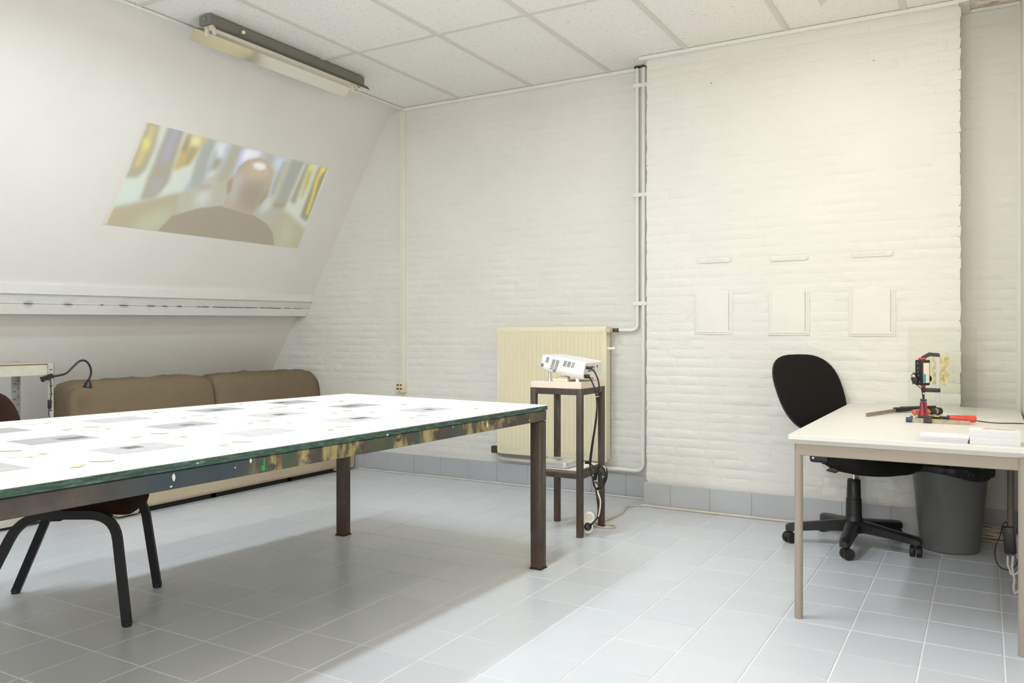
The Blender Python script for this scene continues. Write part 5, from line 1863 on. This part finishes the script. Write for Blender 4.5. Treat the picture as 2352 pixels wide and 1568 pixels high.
# clamp with long red handle
A, B = at_z(2083, 969, DZ), at_z(2229, 976, DZ)
d = (B - A).normalized()
s = Vector((-d.y, d.x, 0))
g = thing('screw_clamp', 'screw clamp with a long bright red handle lying in front of the upright clamp', 'clamp', (A + B) / 2)
up_ = Vector((0, 0, 1))
flat = [(-0.0035, -0.0085), (0.0035, -0.0085), (0.0035, 0.0085), (-0.0035, 0.0085)]
MB().sweep([A + up_ * 0.013, B + up_ * 0.0092], flat, up=up_).build('bar', 'oldsteel', g)
fj = MB().sweep([A - d * 0.004 + up_ * 0.012, A + d * 0.022 + up_ * 0.012], rrect(0.022, 0.022, 0.006, 3)).sweep([A + d * 0.012 + up_ * 0.012, A + d * 0.016 + s * 0.05 + up_ * 0.016], rrect(0.012, 0.020, 0.004, 3))
fj.build('fixed_jaw', 'blue', g)
sl_ = A + d * 0.085
MB().sweep([sl_ + up_ * 0.011 - d * 0.016, sl_ + up_ * 0.011 + d * 0.018], rrect(0.026, 0.022, 0.004, 3)).sweep([sl_ + up_ * 0.014, sl_ + d * 0.03 + s * 0.055 + up_ * 0.020], rrect(0.018, 0.020, 0.004, 3)).build('sliding_jaw', 'darkcast', g)
h0 = sl_ + d * 0.03 + s * 0.055 + up_ * 0.022
MB().cyl(h0 - d * 0.075, h0 + d * 0.05, 0.0065, 12).build('threaded_spindle', 'darkcast', g)
th = MB()
for k in range(26):
    c = h0 + d * (-0.02 + k * 0.0026)
    th.cyl(c, c + d * 0.0012, 0.0076, 10)
th.build('thread', 'darkcast', g, smooth=False)
MB().cyl(h0 - d * 0.082, h0 - d * 0.072, 0.011, 14).build('pressure_pad', 'oldsteel', g)
MB().cyl(h0 + d * 0.046, h0 + d * 0.062, 0.0125, 14).build('ferrule', 'darkcast', g)
hd = []
prof = [(0.0125, 0.058), (0.0145, 0.064), (0.0150, 0.10), (0.0158, 0.150), (0.0145, 0.160), (0.008, 0.164)]
MB().sweep([h0 + d * x for r, x in prof], [(math.cos(t * math.pi / 8), math.sin(t * math.pi / 8)) for t in range(16)], scales=[r for r, x in prof]).build('handle', 'redwood', g)
MB().cbox(sl_ + d * 0.035 + s * 0.03 + up_ * 0.030, (0.022, 0.022, 0.003), 0.001, 1).build('brand_sticker', 'yellow', g)

# clamp with black arms behind
A, B = at_z(1990, 957, DZ), at_z(2078, 944, DZ)
d = (B - A).normalized()
s = Vector((d.y, -d.x, 0))
g = thing('screw_clamp', 'screw clamp with black arms and a short worn red handle lying nearest the chimney', 'clamp', (A + B) / 2)
MB().sweep([A + up_ * 0.010, B + up_ * 0.012], flat, up=up_).build('bar', 'oldsteel', g)
J0 = B - d * 0.02 + up_ * 0.014
jt = at_z(2148, 944, DZ) + up_ * 0.020
jd = (jt - J0).normalized()
MB().sweep([J0 - jd * 0.01, J0 + (jt - J0) * 0.5, jt], rrect(0.022, 0.022, 0.005, 3), scales=[1.1, 1.0, 0.8]).build('fixed_jaw', 'black', g)
J1 = B - d * 0.10 + up_ * 0.014
jt1 = J1 + (jt - J0) * 0.80 + up_ * 0.004
MB().sweep([J1 - jd * 0.01, J1 + (jt1 - J1) * 0.5, jt1], rrect(0.024, 0.020, 0.005, 3), scales=[1.15, 1.0, 0.8]).build('sliding_jaw', 'black', g)
hA, hB = Vector((-0.312, 4.515, DZ + 0.0166)), Vector((-0.245, 4.566, DZ + 0.0175))
hd_ = (hB - hA).normalized()
MB().sweep([hA, hA + hd_ * 0.006, hA + hd_ * 0.05, hB, hB + hd_ * 0.006], [(math.cos(t * math.pi / 8), math.sin(t * math.pi / 8)) for t in range(16)], scales=[0.008, 0.014, 0.0165, 0.015, 0.010]).build('handle', 'redpale', g)
e2 = Vector((-0.202, 4.603, DZ + 0.0205))
MB().cyl(hB, e2, 0.007, 12).build('threaded_spindle', 'oldsteel', g)
dv = (e2 - hB).normalized()
MB().cyl(hB + dv * 0.012, hB + dv * 0.03, 0.015, 14).build('spindle_collar', 'darkcast', g)
MB().cyl(e2 - dv * 0.022, e2 - dv * 0.008, 0.015, 16).build('pressure_pad', 'oldsteel', g)
MB().cyl(e2 - dv * 0.008, e2 + dv * 0.012, 0.020, 16, 0.017).build('swivel_cap', 'black', g)

# booklets and paper stack
c0 = Vector((-0.2185, 3.468, DZ))
c1 = Vector((-0.0565, 3.468, DZ))
bd = (c1 - c0)
bd.z = 0
bl_ = bd.length
bd.normalize()
bn = Vector((-bd.y, bd.x, 0))
for k in range(3):
    Mk = Matrix(((bd.x, bn.x, 0, c0.x + bd.x * 0.002 * k), (bd.y, bn.y, 0, c0.y - 0.002 * k), (0, 0, 1, DZ + 0.0072 * k), (0, 0, 0, 1)))
    pos = ('at the bottom', 'in the middle', 'on top')[k]
    g = thing('booklet', 'thin white booklet beside the paper stack, %s of its pile of three' % pos, 'booklet', (c0.x, c0.y, DZ + 0.0072 * k), 'booklets on the desk')
    MB(Mk).box((0.0, 0.0, 0.0012), (bl_, 0.120, 0.0058), 0.0006, 1).build('pages', 'paper', g)
    MB(Mk).box((-0.001, -0.001, 0.0), (bl_ + 0.001, 0.121, 0.0013)).build('back_cover', 'bookedge', g, smooth=False)
    cv = MB(Mk).box((-0.001, -0.001, 0.0057), (bl_ + 0.001, 0.121, 0.0072)).build('front_cover', 'paper', g, smooth=False)
    if k == 2:
        for j in range(3):
            MB(Mk).box((bl_ - 0.055 + j * 0.016, 0.080, 0.0071), (bl_ - 0.046 + j * 0.016, 0.086, 0.0075)).build('cover_mark', 'orange' if j else 'greyprint', cv, smooth=False)
pk = Vector((-0.0500, 3.466, DZ))
pe = Vector((0.1100, 3.468, DZ))
pdv = pe - pk
pdv.z = 0
pl_ = pdv.length
pdv.normalize()
pn = Vector((-pdv.y, pdv.x, 0))
g = thing('paper_stack', 'thick block of printed white cards at the desk edge', 'paper stack', (pk.x, pk.y, DZ))
rs = random.Random(2)
sth = 0.048
ps = MB()
nl = 14
for k in range(nl):
    jx, jy = rs.uniform(-0.0012, 0.0012), rs.uniform(-0.0012, 0.0012)
    Mk = Matrix(((pdv.x, pn.x, 0, pk.x + jx), (pdv.y, pn.y, 0, pk.y + jy), (0, 0, 1, DZ), (0, 0, 0, 1)))
    ps.box((0, 0, sth / nl * k), (pl_, 0.128, sth / nl * (k + 1) - 0.0003), Mx=Mk)
ps.build('card_block', 'paper', g, smooth=False)
Mk = Matrix(((pdv.x, pn.x, 0, pk.x), (pdv.y, pn.y, 0, pk.y), (0, 0, 1, DZ + sth), (0, 0, 0, 1)))
top = MB(Mk).box((0, 0, -0.0002), (pl_, 0.128, 0.0006)).build('top_card', 'palegrey', g, smooth=False)
MB(Mk).prism([(0.055, 0.09), (0.15, 0.08), (0.15, 0.105), (0.055, 0.11)], 0.0005, 0.0009).build('grey_band', 'greyprint', top, smooth=False)
MB(Mk).prism([(0.045, 0.06), (0.058, 0.12), (0.052, 0.12), (0.040, 0.06)], 0.0005, 0.0010).prism([(0.062, 0.075), (0.070, 0.12), (0.066, 0.12), (0.056, 0.075)], 0.0005, 0.0010).prism([(0.07, 0.09), (0.135, 0.055), (0.137, 0.060), (0.07, 0.096)], 0.0005, 0.0010).build('orange_strokes', 'orange', top, smooth=False)

# power supply hanging behind the desk leg and cable heap
g = thing('power_adapter', 'black power adapter hanging on its cables beside the desk leg', 'power adapter', (0.10, 4.2, 0.12))
PYa = 4.25
ctr_ = at_y(2319, 1240, PYa)
MB(TR(ctr_, rad(-8), 0, rad(-4))).cbox((0, 0, 0), (0.046, 0.036, 0.118), 0.005, 2).build('adapter_body', 'black', g)
Pq = lambda u, v: at_y(u, v, PYa - 0.005)
MB().tube([Pq(2315, 1212), Pq(2311, 1198), Pq(2303, 1206), Pq(2297, 1230), Pq(2287, 1255), Pq(2286, 1280), Pq(2297, 1302), Pq(2316, 1308), Pq(2332, 1300), Pq(2339, 1285), Pq(2345, 1262), (XR - 0.046, 4.335, 0.26), (XR - 0.042, 4.346, 0.31)], 0.0026, 6, smooth=5).build('thin_cable', 'black', g)
MB().tube([Pq(2315, 1276), Pq(2315, 1296), Pq(2320, 1310), Pq(2323, 1318), Pq(2336, 1316), Pq(2346, 1296), (XR - 0.048, 4.33, 0.15), (XR - 0.042, 4.346, 0.19)], 0.0045, 7, smooth=5).build('white_cable', 'cablewhite', g)
MB().tube([Pq(2327, 1276), Pq(2325, 1305), Pq(2330, 1330), Pq(2328, 1348), Pq(2332, 1362), Pq(2344, 1345), Pq(2352, 1280), (XR - 0.048, 4.335, 0.20), (XR - 0.042, 4.346, 0.25)], 0.0055, 7, smooth=5).build('white_cable', 'cablewhite', g)
g = thing('power_strip', 'white power strip fixed upright on the wall beside the desk leg', 'power strip', (XR, 4.35, 0.22))
MB().box((XR - 0.042, 4.32, 0.14), (XR + 0.002, 4.372, 0.46), 0.006, 2).build('strip_body', 'plugwhite', g)
for z in (0.19, 0.25, 0.31, 0.37):
    MB().cyl((XR - 0.040, 4.346, z), (XR - 0.044, 4.346, z), 0.019, 16).build('outlet', 'cablebeige', g)
hp = MB()
rc = random.Random(9)
for k in range(7):
    c = Vector((0.035 + rc.uniform(-0.02, 0.02), 5.295 + rc.uniform(-0.015, 0.015), 0.008 + 0.010 * k))
    ring = [c + Vector((0.085 * math.cos(2 * math.pi * i / 12) * rc.uniform(0.85, 1.1), 0.055 * math.sin(2 * math.pi * i / 12) * rc.uniform(0.8, 1.1), rc.uniform(-0.004, 0.006))) for i in range(12)]
    hp.tube(ring, 0.005, 6, closed=True, smooth=3)
o = hp.build('cable_heap', 'cablebeige')
tag(o, 'coiled heap of beige cable on the floor behind the waste bin', 'cable')
